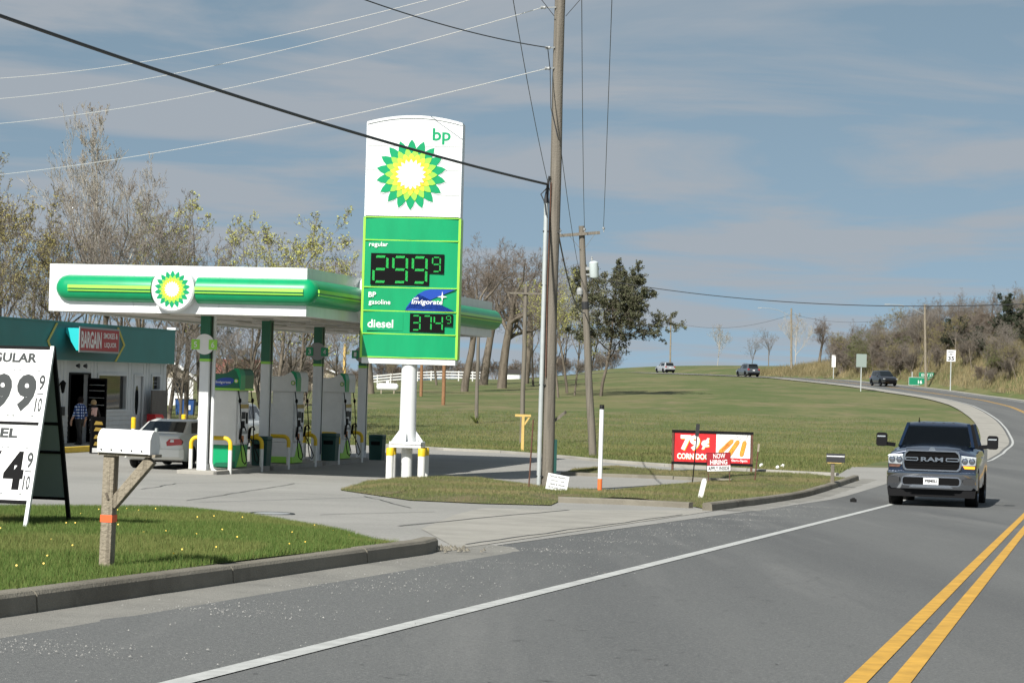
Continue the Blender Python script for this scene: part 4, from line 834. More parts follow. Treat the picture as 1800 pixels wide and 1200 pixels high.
for (x0_, z0_, x1_, z1_) in ((.28, .70, .60, 1.02), (.56, .62, .80, 1.0), (.95, .64, 1.03, .98)):
    a = Vector((x0_, 0, z0_)); b = Vector((x1_, 0, z1_)); d = (b - a).normalized(); n_ = Vector((-d.z, 0, d.x)); pl = []
    for th in np.linspace(-math.pi / 2, math.pi / 2, 8): pl.append(b + d * .09 * math.cos(th) + n_ * .072 * math.sin(th))
    for th in np.linspace(math.pi / 2, 1.5 * math.pi, 8): pl.append(a + d * .09 * math.cos(th) + n_ * .072 * math.sin(th))
    q = MB(); q.prism([(v.x, v.z) for v in pl], -.03, -.0165); k_ = q.build('corn_dog_print', 'corn', wp); q = MB(); s0 = b + d * .08; q.bar((s0.x, -.02, s0.z), (s0.x + d.x * .2 + .04, -.02, min(1.255, s0.z + d.z * .2)), .02, .008); q.build('stick_print', 'house_tan', k_)
    q = MB(); q.tube([(a.x + d.x * tt + n_.x * .03 * (1 if i % 2 else -1), -.032, a.z + d.z * tt + n_.z * .03 * (1 if i % 2 else -1)) for i, tt in enumerate(np.linspace(.05, .32, 9))], .008, 4); q.build('sauce_print', 'red' if x0_ < .5 else 'bp_yellow', k_)
# now hiring sign
g = G(1264, 849, .1); t = thing('yard_sign', 'small red now hiring sign on wire legs in the dry grass', 'sign', (g[0], g[1], zv(g)), R(4)); t.rotation_euler = (0, R(-3), R(4))
for s in (-.29, .29): q = MB(); q.tube([(s, 0, -.1), (s, 0, .8)], .012, 6); q.build('leg', 'rust', t)
q = MB(); q.box(-.33, .33, -.012, .012, .29, .8); q.build('panel', 'trim_dark', t); q = MB(); q.box(-.318, .318, -.016, -.0125, .455, .788); a_ = q.build('red_field', 'red_sign', t); q = MB(); q.box(-.318, .318, -.016, -.0125, .302, .452); b_ = q.build('white_field', 'white', t)
txt('NOW', .33, .13, 'white', a_, .02, .71, -.019, bold=.02); txt('HIRING', .47, .13, 'white', a_, 0, .545, -.019, bold=.03); txt('APPLY INSIDE', .58, .1, 'trim_dark', b_, 0, .377, -.019, bold=.02)
# house painting sign
g = G(978, 868, .05); t = thing('yard_sign', 'small tilted white sign about house painting at the foot of the tall pole', 'sign', (g[0] - .02, g[1], gzs(*g) + .08), R(5)); t.rotation_euler = (R(-5), R(9.5), R(5))
q = MB(); q.box(-.235, .235, -.008, .008, .05, .40); p_ = q.build('panel', 'white', t)
for i, (s_, ww, hh) in enumerate((('House Painting', .38, .05), ('Interior   1500', .3, .035), ('Decks & Fences', .34, .045), ('(816) 665-0057', .38, .045))): txt(s_, ww, hh, 'digit_grey', p_, .0, .34 - i * .08, -.0095, bold=.02, shear=.15)
for s in (-.12, .12): q = MB(); q.tube([(s, .005, -.15), (s, .005, .06)], .006, 5); q.build('stake', 'rust', t)
# tall white marker post
g = G(1054, 866, .08); t = thing('marker_post', 'tall slim white marker post with black tip and orange foot on the verge', 'marker post', (g[0], g[1], zv(g))); 
q = MB(); q.tube([(0, 0, .27), (0, 0, 1.82)], .05, 12); q.build('shaft', 'white', t, smooth=True); q = MB(); q.tube([(0, 0, -.2), (0, 0, .27)], .051, 12); q.build('foot', 'orange', t, smooth=True); q = MB(); q.tube([(0, 0, 1.82), (0, 0, 1.92)], .052, 12); q.build('tip', 'black', t, smooth=True)
for z in (1.84, 1.88): q = MB(); q.lathe([(.052, z), (.056, z + .01), (.052, z + .02)], 12); q.build('tip_ring', 'dark_grey', t)
def stake(nm, lab, cat, px, py, h, lx, ly, r, m, dz=.05, parts=()):
    g = G(px, py, dz); t = thing(nm, lab, cat, (g[0], g[1], gzs(*g) + dz)); t.rotation_euler = (ly, lx, 0)
    q = MB(); q.tube([(0, 0, -.15), (0, 0, h)], r, 8); q.build('shaft', m, t, smooth=True)
    for (n2, x0, x1, z0, z1, mm) in parts: q = MB(); q.box(x0, x1, -.02, .02, z0, z1); q.build(n2, mm, t)
    return t
stake('steel_rod', 'thin rusty steel rod leaning beside the tall pole', 'stake', 929, 864, 1.62, R(2.2), 0, .017, 'rust')
stake('delineator_stake', 'dark steel stake with a black paddle in front of the corn dog board', 'stake', 1217, 850, 1.62, R(4), 0, .016, 'trim_dark', parts=(('paddle', -.05, .05, 1.3, 1.64, 'dark_grey'),))
stake('steel_stake', 'dark stake with a yellowed tip right of the corn dog board', 'stake', 1326, 850, 1.0, R(5), 0, .02, 'rust', parts=(('tip', -.026, .026, .9, 1.12, 'house_tan'),))
t = stake('leaning_marker', 'short cream plastic marker leaning over by the broken kerb', 'marker post', 1229, 881, .02, R(12), 0, .01, 'trim_dark'); q = MB(); q.prism([(-.05, -.1), (.05, -.1), (.055, .44), (.02, .5), (-.03, .49), (-.05, .44)], -.02, .02); q.build('blade', 'white_worn', t)
# black mailbox on the far verge
g = G(1463, 851, .1); t = thing('mailbox', 'small black mailbox on a grey post at the end of the verge', 'mailbox', (g[0], g[1], zv(g)), R(-10))
q = MB(); q.box(-.05, .05, -.05, .05, -.2, .56); q.build('post', 'pole_wood', t); q = MB(); q.box(-.14, .24, -.08, .08, .56, .585); q.build('platform', 'wood_yellow', t)
pr = [(-.09, 0), (.09, 0), (.09, .14)] + [(.09 * math.cos(a), .14 + .1 * math.sin(a)) for a in np.linspace(.2, math.pi - .2, 9)] + [(-.09, .14)]
q = MB(); q.prism(pr, -.18, .33, plane='yz'); q.build('box', 'dark_grey', t, smooth=True, loc=(0, 0, .587)); q = MB(); q.box(-.17, .32, -.094, -.0905, .155, .18); q.build('flag_strip', 'white', t, loc=(0, 0, .587))
g = G(1500, 882); t = tag(MB().box(-.07, .07, -.05, .05, 0, .07).add([(-.05, -.03, .07), (.05, -.03, .07), (.03, .03, .1), (-.04, .03, .09)], [(0, 1, 2, 3)]).build('debris', 'rubber', loc=(g[0], g[1], gzs(*g) + .004)), 'small black lump of rubber lying on the road shoulder', 'debris')
g = G(478, 903); t = thing('manhole_cover', 'round dark iron cover set in the lot paving', 'manhole cover', (g[0], g[1], gzs(*g) + .008)); q = MB(); q.lathe([(0, .006), (.27, .006), (.28, 0)], 28); q.build('cover', 'grey', t); q = MB(); q.lathe([(.285, 0), (.285, .008), (.34, .008), (.345, 0)], 28); q.build('rim', 'dark_grey', t)
g = G(918, 790); t = thing('timber_post', 'new yellow timber T post with a diagonal strut at the lawn edge', 'post', (g[0], g[1], gzs(*g) - .05), R(3)); q = MB(); q.box(-.06, .06, -.06, .06, -.1, 1.5); q.build('post', 'wood_yellow', t); q = MB(); q.box(-.36, .34, -.06, .06, 1.5, 1.6); q.build('arm', 'wood_yellow', t); q = MB(); q.bar((.06, 0, 1.15), (.28, 0, 1.5), .07, .07); q.build('strut', 'wood_yellow', t)
for i, (px_, py_) in enumerate(((1337, 817), (1374, 818), (1366, 821))):
    g = G(px_, py_); q = MB(); q.lathe([(0, 0), (.06, .01), (.075, .06), (.04, .13), (0, .14)], 7); o = q.build('litter', 'white', loc=(g[0], g[1], gzs(*g) - .06)); o.rotation_euler = (.5, .4, i); tag(o, 'small white scrap of litter on the lawn edge', 'litter', 'litter on the lawn edge')

# ------------------------------------------------------------------ poles and wires
def pole_thing(lab, x, y, h, r0, r1, mat='pole_wood', lean=0.0, nm='utility_pole', cat='pole', group=None, leany=0.0):
    t = thing(nm, lab, cat, (x, y, gzs(x, y) - .07), 0, group); t.rotation_euler = (leany, lean, 0)
    q = MB(); n = 8; q.tube([(.012 * math.sin(k * 1.7), 0, -.4 + (h + .4) * k / n) for k in range(n + 1)], [r0 + (r1 - r0) * k / n for k in range(n + 1)], 14); q.build('shaft', mat, t, smooth=True); return t
def wire(lab, a, b, sag, r=.012, m='wire_dark', n=24, grp=None):
    a = Vector(a); b = Vector(b); q = MB(); q.tube([a.lerp(b, k / n) - Vector((0, 0, 4 * sag * (k / n) * (1 - k / n))) for k in range(n + 1)], r, 6); o = q.build('overhead_wire', m, smooth=True); return tag(o, lab, 'wire', grp)
mp = at(961, 861, 55); PX, PY = mp.x, mp.y
mpole = pole_thing('tall weathered utility pole with a white conduit beside the price sign', PX, PY, 13.2, .15, .125)
q = MB(); q.tube([(-.2, -.10, -.1), (-.2, -.10, 7.0)], .055, 10); q.build('conduit', 'galvanised', mpole, smooth=True); q = MB(); q.tube([(-.2, -.1, 7.0), (-.2, -.1, 7.15), (-.17, -.1, 7.5), (-.14, -.12, 7.65)], [.07, .05, .03, .03], 8); q.build('conduit_head', 'dark_grey', mpole)
for z in (.4, 2.6, 5.0, 6.3): q = MB(); q.box(-.27, -.1, -.14, -.05, z, z + .03); q.build('conduit_strap', 'dark_grey', mpole)
q = MB(); q.tube([(-.1, -.14, 7.5), (-.12, -.15, 5.0), (-.1, -.15, 2.8)], .014, 6); q.build('orange_cable', 'rust', mpole); q = MB(); q.tube([(-.2, -.2, 7.35), (-.34, -.2, 7.2), (-.24, -.2, 7.0), (-.2, -.2, 6.7)], .015, 6); q.build('drip_loop', 'wire_dark', mpole)
q = MB(); q.box(.15, .22, -.04, .12, .5, 1.3); q.build('meter_box', 'bin_green', mpole); q = MB(); q.bar((.1, .1, 1.72), (.42, .15, 1.98), .07, .06); q.build('stub_arm', 'pole_wood', mpole)
q = MB(); q.box(-1.35, 1.35, -.24, -.13, 12.1, 12.24); q.build('crossarm', 'pole_wood', mpole)
for s in (-1, 1):
    q = MB(); q.bar((s * .14, -.17, 11.52), (s * .62, -.19, 12.1), .035, .012); q.build('brace', 'dark_grey', mpole)
    for xx in (.5, 1.25): q = MB(); q.lathe([(.02, 12.24), (.02, 12.3), (.05, 12.31), (.06, 12.36), (.035, 12.4), (.05, 12.43), (0, 12.47)], 8, (s * xx, -.19, 0)); q.build('insulator', 'grey', mpole)
for (z, xx) in ((11.72, -.36), (10.75, -.22), (10.25, -.22)):
    q = MB(); q.bar((-.1, -.1, z + .02), (xx, -.14, z), .03, .03); q.lathe([(0, -.07), (.045, -.05), (.03, 0), (.045, .05), (0, .07)], 8, (xx - .05, -.14, z), 'x'); q.build('clamp', 'grey', mpole)
q = MB(); q.tube([(-.27, -.14, 10.72), (-.2, -.16, 10.2), (-.16, -.16, 9.3), (.02, -.2, 8.6)], .012, 5); q.build('drop_lead', 'wire_dark', mpole)
MPZ = mpole.location.z; mw = lambda x, z: (PX + x, PY - .15, MPZ + z)
W = 'overhead wires at the tall pole'
wire('thick black cable sagging from the left into the tall pole above the price sign', mw(-.2, 7.45), at(-260, -66, 30), .2, .03)
wire('thin pale wire, uppermost of the pale wires over the canopy', mw(-1.3, 12.4), at(-60, 141, 88), .5, .009, 'wire_light'); wire('thin pale wire, second from the top over the canopy', mw(-.5, 12.42), at(-60, 178, 88), .55, .009, 'wire_light')
wire('thin pale wire, third from the top over the canopy', mw(-.42, 11.72), at(-60, 222, 86), .5, .009, 'wire_light'); wire('thin pale wire, lowest of the pale wires over the canopy', mw(-.27, 10.25), at(-60, 313, 84), .35, .009, 'wire_light')
wire('dark wire slanting down to the left side of the tall pole top', mw(-.27, 10.75), at(600, -15, 42), .12, .013)
tp = at(1042, 795, 93); tpole = pole_thing('leaning utility pole with a crossarm and grey transformer behind the marker post', tp.x, tp.y, 9.4, .165, .12, lean=R(-4.4), nm='utility_pole')
q = MB(); q.box(-.95, .98, -.22, -.11, 9.0, 9.12); q.build('crossarm', 'pole_wood', tpole, rot=(0, R(-1.5), 0))
for s in (-1, 1):
    q = MB(); q.bar((s * .08, -.16, 8.45), (s * .5, -.17, 9.0), .04, .012); q.build('brace', 'pole_wood', tpole)
for xx in (-.88, .12, .9): q = MB(); q.lathe([(.02, 9.1), (.02, 9.2), (.05, 9.21), (.06, 9.26), (.03, 9.3), (0, 9.34)], 8, (xx, -.165, 0)); q.build('insulator', 'grey', tpole)
q = MB(); q.lathe([(0, 7.25), (.16, 7.25), (.19, 7.3), (.19, 7.82), (.2, 7.86), (.12, 7.93), (0, 7.95)], 16, (.42, -.1, 0)); q.build('transformer', 'transformer', tpole, smooth=True); q = MB(); q.lathe([(.03, 7.95), (.045, 8.0), (.03, 8.05), (.04, 8.1), (0, 8.14)], 8, (.36, -.1, 0)); q.build('bushing', 'grey', tpole)
q = MB(); q.bar((.1, -.05, 7.65), (.28, -.1, 7.65), .06, .12); q.bar((.1, -.05, 7.4), (.28, -.1, 7.4), .06, .06); q.build('bracket', 'grey', tpole)
q = MB(); q.lathe([(0, 6.6), (.12, 6.6), (.13, 6.75), (.1, 6.86), (0, 6.9)], 10, (-.2, -.12, 0)); q.build('lightning_arrester', 'grey', tpole); q = MB(); q.tube([(0, 0, 6.0), (0, 0, 6.3)], .155, 12); q.build('dark_band', 'dark_grey', tpole)
tm = Matrix.Translation(tpole.location) @ Euler((0, R(-4.4), 0)).to_matrix().to_4x4(); tw = lambda x, z: tm @ Vector((x, -.165, z))
wire('dark wire between the crossarms of the tall and leaning poles, outer left', mw(-1.25, 12.45), tw(-.88, 9.32), .5, .011); wire('dark wire between the crossarms of the tall and leaning poles, in the middle', mw(.5, 12.45), tw(.12, 9.32), .5, .011)
wire('dark wire between the crossarms of the tall and leaning poles, outer right', mw(1.25, 12.45), tw(.9, 9.32), .5, .011); wire('thick dark service cable running low from the tall pole to the leaning pole', mw(.1, 6.3), tw(-.05, 5.85), .55, .02)
wire('thin dark wire from mid height of the tall pole to the leaning pole', mw(.1, 8.4), tw(-.1, 7.1), .3, .009); wire('dark cable from the leaning pole across the sky above the far road', tw(.1, 7.3), at(1880, 530, 76), .55, .015)
cp_ = at(917, 774, 120); c_p = pole_thing('weathered pole with a thin crossarm on the lawn behind the tall pole', cp_.x, cp_.y, 8.3, .13, .11)
q = MB(); q.box(-.95, .95, -.17, -.09, 7.85, 7.95); q.build('crossarm', 'pole_wood', c_p)
for s in (-1, 1): q = MB(); q.bar((s * .05, -.12, 7.2), (s * .55, -.13, 7.85), .04, .012); q.build('brace', 'pole_wood', c_p)
for (px_, py_, d, ytop, r, m, lab) in ((837, 738, 150, 560, .13, 'pole_wood', 'pale bare pole on the lawn right of the price sign'), (779, 711, 178, 480, .15, 'pole_brown', 'brown pole on the lawn below the price sign, nearer one'), (740, 691, 205, 480, .15, 'pole_brown', 'brown pole on the lawn below the price sign, farther one'), (604, 690, 190, 606, .15, 'wood_yellow', 'pale wooden pole seen between the canopy columns')):
    p = at(px_, py_, d); h = (py_ - ytop) * d / FPX; t = pole_thing(lab, p.x, p.y, p.z - gzs(p.x, p.y) + h + .07, r, r * .8, m); q = MB(); q.lathe([(r * .82, 0), (r * .6, .1), (0, .12)], 10, (0, 0, p.z - gzs(p.x, p.y) + h + .06)); q.build('top_cap', m, t)
p = at(836, 737, 149.5); q = MB()
for k in range(60):
    a = random.uniform(0, 6.28); l_ = random.uniform(.2, .55); q.bar((0, 0, 0), (math.cos(a) * l_ * .8, math.sin(a) * l_, l_), .03, .01)
tag(q.build('shrub', 'shrub_green', loc=(p.x, p.y, gzs(p.x, p.y) - .07)), 'low weedy tuft round the foot of the pale bare pole', 'plant')
LP = []
for (px_, d, ytop, ybase, armx, lean, lab) in ((1178, 420, 556, 640, -52, -.5, 'street light pole beyond the hill crest, farthest along the road'), (1391, 330, 541, 652, -52, -1.5, 'street light pole beside the road before the bare dark tree'), (1628, 262, 534, 662, -62, -2.2, 'street light pole in front of the green road signs')):
    p = at(px_, ybase, d); z = gzs(p.x, p.y); h = (ybase - ytop) * d / FPX + p.z - z
    t = pole_thing(lab, p.x, p.y, h, .17, .12, 'wood_yellow', lean=R(lean), nm='street_light', cat='street light', group='street lights along the far road'); t.children[0].data.materials[0] = MATS['post_wood']
    L_ = abs(armx) * d / FPX; q = MB(); q.tube([(-.1, 0, h - 1.1), (-L_ * .45, 0, h - .25), (-L_ * .7, 0, h - .02), (-L_, 0, h + .05)], .035, 6); q.build('mast_arm', 'grey', t); q = MB(); q.prism([(-L_ - .65, h + .02), (-L_, h + .0), (-L_, h + .12), (-L_ - .5, h + .12)], -.13, .13); q.build('lamp_head', 'grey', t); LP.append((p.x, p.y, z + h - .9))
wire('thin dark wire between the two farther street lights', LP[0], LP[1], 1.6, .02); wire('thin dark wire between the two nearer street lights', LP[1], LP[2], 1.2, .016)

# ------------------------------------------------------------------ road signs
def road_sign(lab, px, ybase, d, wpx, ytop, ybot, face, back=False, rz=0, cat='road sign', nm='road_sign'):
    p = at(px, ybase, d); z = gzs(p.x, p.y) - .07; m_ = d / FPX; t = thing(nm, lab, cat, (p.x, p.y, z), rz); zt = (ybase - ytop) * m_ + p.z - z; zb = (ybase - ybot) * m_ + p.z - z; W_ = wpx * m_
    q = MB(); q.box(-.05, .05, .02, .07, -.2, zt - .1); q.build('post', 'galvanised', t); q = MB(); q.box(-W_ / 2, W_ / 2, -.012, .018, zb, zt); q.build('face', face, t); return t, W_, zb, zt
t, W_, zb, zt = road_sign('white speed limit 35 sign beside the far road', 1671, 664, 245, 15.4, 615, 635, 'white', nm='speed_limit_sign'); txt('SPEED', W_ * .7, .17, 'black', t, 0, zb + (zt - zb) * .83, -.015, bold=.02); txt('LIMIT', W_ * .6, .17, 'black', t, 0, zb + (zt - zb) * .62, -.015, bold=.02); txt('35', W_ * .72, .45, 'black', t, 0, zb + (zt - zb) * .27, -.015, bold=.03)
road_sign('grey back of a square road sign on the lawn side of the far road', 1513, 683, 236, 18, 622, 645, 'sign_back'); road_sign('narrow white sign by the far road in front of the thicket', 1465, 657, 300, 7, 624, 645, 'white')
gp = at(1621, 663, 266); z = gzs(gp.x, gp.y) - .07; t = thing('guide_sign', 'green highway guide sign in two panels behind the street light', 'road sign', (gp.x, gp.y, z), R(8))
for x in (-1.2, 1.2): q = MB(); q.box(x - .06, x + .06, .02, .1, -.3, 1.6); q.build('post', 'galvanised', t)
q = MB(); q.box(-1.62, 1.6, -.015, .015, .05, .98); a_ = q.build('panel', 'sign_green', t); q = MB(); q.box(-.4, 1.6, -.015, .015, 1.0, 1.56); b_ = q.build('panel', 'sign_green', t)
for (x0, x1, z0_, z1_) in ((-1.62, 1.6, .05, .08), (-1.62, 1.6, .95, .98), (1.57, 1.6, .08, .95), (-1.62, -1.59, .08, .95)): q = MB(); q.box(x0, x1, -.02, -.0155, z0_, z1_); q.build('border', 'white', a_)
txt('16', .5, .42, 'white', a_, -.25, .45, -.02, bold=.03); txt('EXIT 27', 1.4, .3, 'white', b_, .6, 1.28, -.02, bold=.01)
# ------------------------------------------------------------------ people
def skin_body(name, nodes, parent, mats, pick, loc=None, sub=2):
    """one continuous skinned body; nodes: key -> (pos, radius, parent key)"""
    keys = list(nodes); ix = {k: i for i, k in enumerate(keys)}
    me = bpy.data.meshes.new(name); me.from_pydata([nodes[k][0] for k in keys], [(ix[k], ix[nodes[k][2]]) for k in keys if nodes[k][2]], [])
    o = bpy.data.objects.new('tmp_body', me); COL.objects.link(o); m = o.modifiers.new('skin', 'SKIN'); o.modifiers.new('sub', 'SUBSURF').levels = sub
    sv = me.skin_vertices[0].data if me.skin_vertices else None
    if sv is None:
        bm = bmesh.new(); bm.from_mesh(me); bm.verts.layers.skin.verify(); bm.to_mesh(me); bm.free(); sv = me.skin_vertices[0].data
    for k in keys: r = nodes[k][1]; sv[ix[k]].radius = r if isinstance(r, tuple) else (r, r); sv[ix[k]].use_root = (k == 'pelvis')
    dg = bpy.context.evaluated_depsgraph_get(); dg.update(); nm = bpy.data.meshes.new_from_object(o.evaluated_get(dg)); bpy.data.objects.remove(o)
    nm.name = name; nm.materials.clear()
    for q in mats: nm.materials.append(MATS[q])
    for p in nm.polygons: p.use_smooth = True; p.material_index = pick(p.center)
    ob = bpy.data.objects.new(name, nm); COL.objects.link(ob); ob.parent = parent
    if loc: ob.location = loc
    return ob
def add_hand(nd, key, wrist, d, side):
    d = Vector(d).normalized(); s = Vector(side).normalized(); w_ = Vector(wrist); palm = w_ + d * .07; nd[key + 'palm'] = (tuple(palm), (.04, .022), key)
    for i, (o, l) in enumerate(((-.03, .07), (-.01, .085), (.01, .08), (.03, .06))):
        b = palm + d * .03 + s * o; nd[f'{key}f{i}'] = (tuple(b), .010, key + 'palm'); nd[f'{key}g{i}'] = (tuple(b + d * l * .5 + Vector((0, -.012, 0))), .009, f'{key}f{i}'); nd[f'{key}h{i}'] = (tuple(b + d * l * .9 + Vector((0, -.03, 0))), .008, f'{key}g{i}')
    tb = w_ + d * .03 - s * .035; nd[key + 't0'] = (tuple(tb), .012, key + 'palm'); nd[key + 't1'] = (tuple(tb + d * .04 - s * .02), .010, key + 't0')
def standing(H, build=1.0, stride=.12, arm_out=.1, fwd=1):
    k = H / 1.7; nd = {}
    nd['pelvis'] = ((0, 0, .95 * k), (.155 * build, .115 * build), None); nd['belly'] = ((0, .0, 1.10 * k), (.15 * build, .115 * build), 'pelvis'); nd['chest'] = ((0, .01, 1.28 * k), (.165 * build, .115 * build), 'belly')
    nd['collar'] = ((0, .0, 1.41 * k), (.11, .08), 'chest'); nd['neck'] = ((0, .01, 1.475 * k), .055, 'collar'); nd['jaw'] = ((0, .02, 1.54 * k), (.07, .075), 'neck'); nd['skull'] = ((0, .015, 1.62 * k), (.08, .095), 'jaw'); nd['crown'] = ((0, .01, 1.675 * k), (.055, .06), 'skull')
    for s, c in ((-1, 'l'), (1, 'r')):
        st = stride * s
        nd[c + 'hip'] = ((s * .09 * build, 0, .86 * k), .095 * build, 'pelvis'); nd[c + 'knee'] = ((s * .095, st * .6 + .03, .49 * k), .066 * build, c + 'hip'); nd[c + 'calf'] = ((s * .1, st * .8 - .01, .33 * k), .058 * build, c + 'knee'); nd[c + 'ankle'] = ((s * .1, st, .09), .042, c + 'calf'); nd[c + 'heel'] = ((s * .1, st - .03, .045), .04, c + 'ankle'); nd[c + 'toe'] = ((s * .115, st + .16, .035), (.045, .03), c + 'ankle')
        nd[c + 'sho'] = ((s * .18 * build, .0, 1.38 * k), .062, 'collar'); nd[c + 'elb'] = ((s * (.24 * build + arm_out * .4), -.02, 1.10 * k), .048, c + 'sho'); nd[c + 'wri'] = ((s * (.25 * build + arm_out * .6), .09, .87 * k), .03, c + 'elb'); add_hand(nd, c + 'wri', nd[c + 'wri'][0], (0, .12, -1), (0, 1, 0))
    return nd
def hair_cap(par, z, r, m, long=0.0):
    q = MB(); prof = [(0, r * 1.12)] + [(r * math.sin(a), r * 1.1 * math.cos(a)) for a in np.linspace(.25, 1.9, 8)] + [(r * .8, -r * .62 - long), (r * .5, -r * .7 - long)]
    q.lathe(prof, 14, (0, -.01, z)); o = q.build('hair', m, par, smooth=True); return o
def person(lab, loc, rz, H, mats, pick, hairm, longhair, build=1.0, stride=.12):
    t = thing('person', lab, 'person', loc, rz); skin_body('body', standing(H, build, stride), t, mats, pick); hair_cap(t, 1.60 * H / 1.7, .112 * H / 1.7, hairm, longhair); return t
def pick1(c):
    if c.z < .10: return 3
    if c.z < .93: return 3 if not (abs(c.x) > .2 and c.z > .65) else 2
    if c.z < .99 and abs(c.x) > .22: return 2
    if c.z < 1.44: return 0
    return 2
P1 = person('person in a blue plaid shirt and black trousers walking to the store door', swl(-11.3, -.95, .14), R(60), 1.66, ['plaid', 'pants_black', 'skin', 'pants_black'], lambda c: {3: 1}.get(pick1(c), pick1(c)), 'hair_brown', .03, 1.12, .15)
def pick2(c):
    if abs(c.x) > .2 and .62 < c.z < .92: return 3
    if c.z < .90: return 1
    if c.z < 1.40: return 2 if (c.y < -.05 and abs(c.x) < .15 and 1.02 < c.z < 1.3) else 0
    return 3
P2 = person('person with fair hair in a black jacket with a pale back print and dotted trousers', swl(-10.15, -.95, .14), R(55), 1.56, ['jacket_black', 'dotted', 'pink_print', 'skin'], pick2, 'hair_blond', .0, 1.0, .10)

# ------------------------------------------------------------------ vehicles
def wheel(par, x, y, r, w_, rim='chrome', nm='wheel'):
    e = bpy.data.objects.new(nm, None); COL.objects.link(e); e.parent = par; e.location = (x, y, r)
    q = MB(); q.lathe([(r * .62, -w_ / 2 + .01), (r * .9, -w_ / 2), (r * .985, -w_ / 2 + .03), (r, -w_ / 4), (r, w_ / 4), (r * .985, w_ / 2 - .03), (r * .9, w_ / 2), (r * .62, w_ / 2 - .01)], 28, (0, 0, 0), 'x'); q.build('tyre', 'rubber', e, smooth=True)
    s = 1 if x > 0 else -1; q = MB(); q.lathe([(0, s * w_ * .40), (r * .2, s * w_ * .42), (r * .3, s * w_ * .3), (r * .55, s * w_ * .3), (r * .63, s * w_ * .46), (r * .62, -s * w_ * .4), (0, -s * w_ * .4)], 20, (0, 0, 0), 'x'); q.build('rim', rim, e, smooth=True)
def quad(pts, nm, m, par, th=.008):
    q = MB(); a = [Vector(p) for p in pts]; n = (a[1] - a[0]).cross(a[2] - a[0]).normalized() * th; k = len(a)
    q.add([tuple(p) for p in a] + [tuple(p - n) for p in a], [tuple(range(k)), tuple(range(2 * k - 1, k - 1, -1))] + [(i, k + i, k + (i + 1) % k, (i + 1) % k) for i in range(k)]); return q.build(nm, m, par)
def rrect(cx_, cz_, w_, h_, r, n=5):
    out = []
    for (sx_, sz_, a0) in ((1, 1, 0), (-1, 1, 90), (-1, -1, 180), (1, -1, 270)):
        for k in range(n + 1): a = R(a0 + 90 * k / n); out.append((cx_ + sx_ * (w_ / 2 - r) + r * math.cos(a), cz_ + sz_ * (h_ / 2 - r) + r * math.sin(a)))
    return out
def ring(poly_o, poly_i, y0, y1, nm, m, par, bev=0):
    q = MB(); n = len(poly_o); A = [(a, y0, b) for a, b in poly_o] + [(a, y0, b) for a, b in poly_i] + [(a, y1, b) for a, b in poly_o] + [(a, y1, b) for a, b in poly_i]; f = []
    for i in range(n):
        j = (i + 1) % n; f += [(i, j, n + j, n + i), (2 * n + i, 3 * n + i, 3 * n + j, 2 * n + j), (i, 2 * n + i, 2 * n + j, j), (n + i, n + j, 3 * n + j, 3 * n + i)]
    q.add(A, f); return q.build(nm, m, par, bevel=bev)
# ---- pickup truck coming towards the camera
g = G(1641, 888); trz = R(-14.2); fwd = Vector((math.sin(trz) * -1, math.cos(trz)))
TL = Vector(g) - Vector((-math.sin(trz), math.cos(trz))) * 1.02
tk = thing('pickup_truck', 'dark blue pickup truck with chrome grille driving towards the camera', 'pickup truck', (TL.x, TL.y, gzs(g[0], g[1])), trz)
tk.rotation_euler = (R(-1.3), 0, trz)
def sect(y, w_, zb, zs, zt, wt): return [(-w_ + .03, y, zb), (-w_, y, zb + .2), (-w_, y, zs - .12), (-w_ + .035, y, zs), (-wt, y, zt), (0, y, zt + .012), (wt, y, zt), (w_ - .035, y, zs), (w_, y, zs - .12), (w_, y, zb + .2), (w_ - .03, y, zb), (-w_ + .03, y, zb)]
q = MB(); q.loft([sect(.10, .93, .8, 1.19, 1.27, .62), sect(.2, .985, .78, 1.21, 1.31, .62), sect(.5, 1.005, .62, 1.24, 1.36, .62), sect(1.45, 1.01, .5, 1.28, 1.43, .66), sect(1.6, 1.01, .45, 1.32, 1.40, .82), sect(3.85, 1.01, .45, 1.33, 1.36, .86)]); q.build('body', 'truck_paint', tk, smooth=True)
q = MB(); q.loft([[(-1.0, y, .5), (-1.0, y, 1.36), (-.9, y, 1.4), (.9, y, 1.4), (1.0, y, 1.36), (1.0, y, .5), (-1.0, y, .5)] for y in (3.9, 5.9)]); q.build('cargo_bed', 'truck_paint', tk, bevel=.02)
q = MB(); q.loft([[(-.62, y, z), (-.3, y, z + dz), (.3, y, z + dz), (.62, y, z)] for y, z, dz in ((.3, 1.335, .0), (.45, 1.36, .025), (1.3, 1.425, .05), (1.5, 1.43, .03))]); q.build('hood_bulge', 'truck_paint', tk, smooth=True)
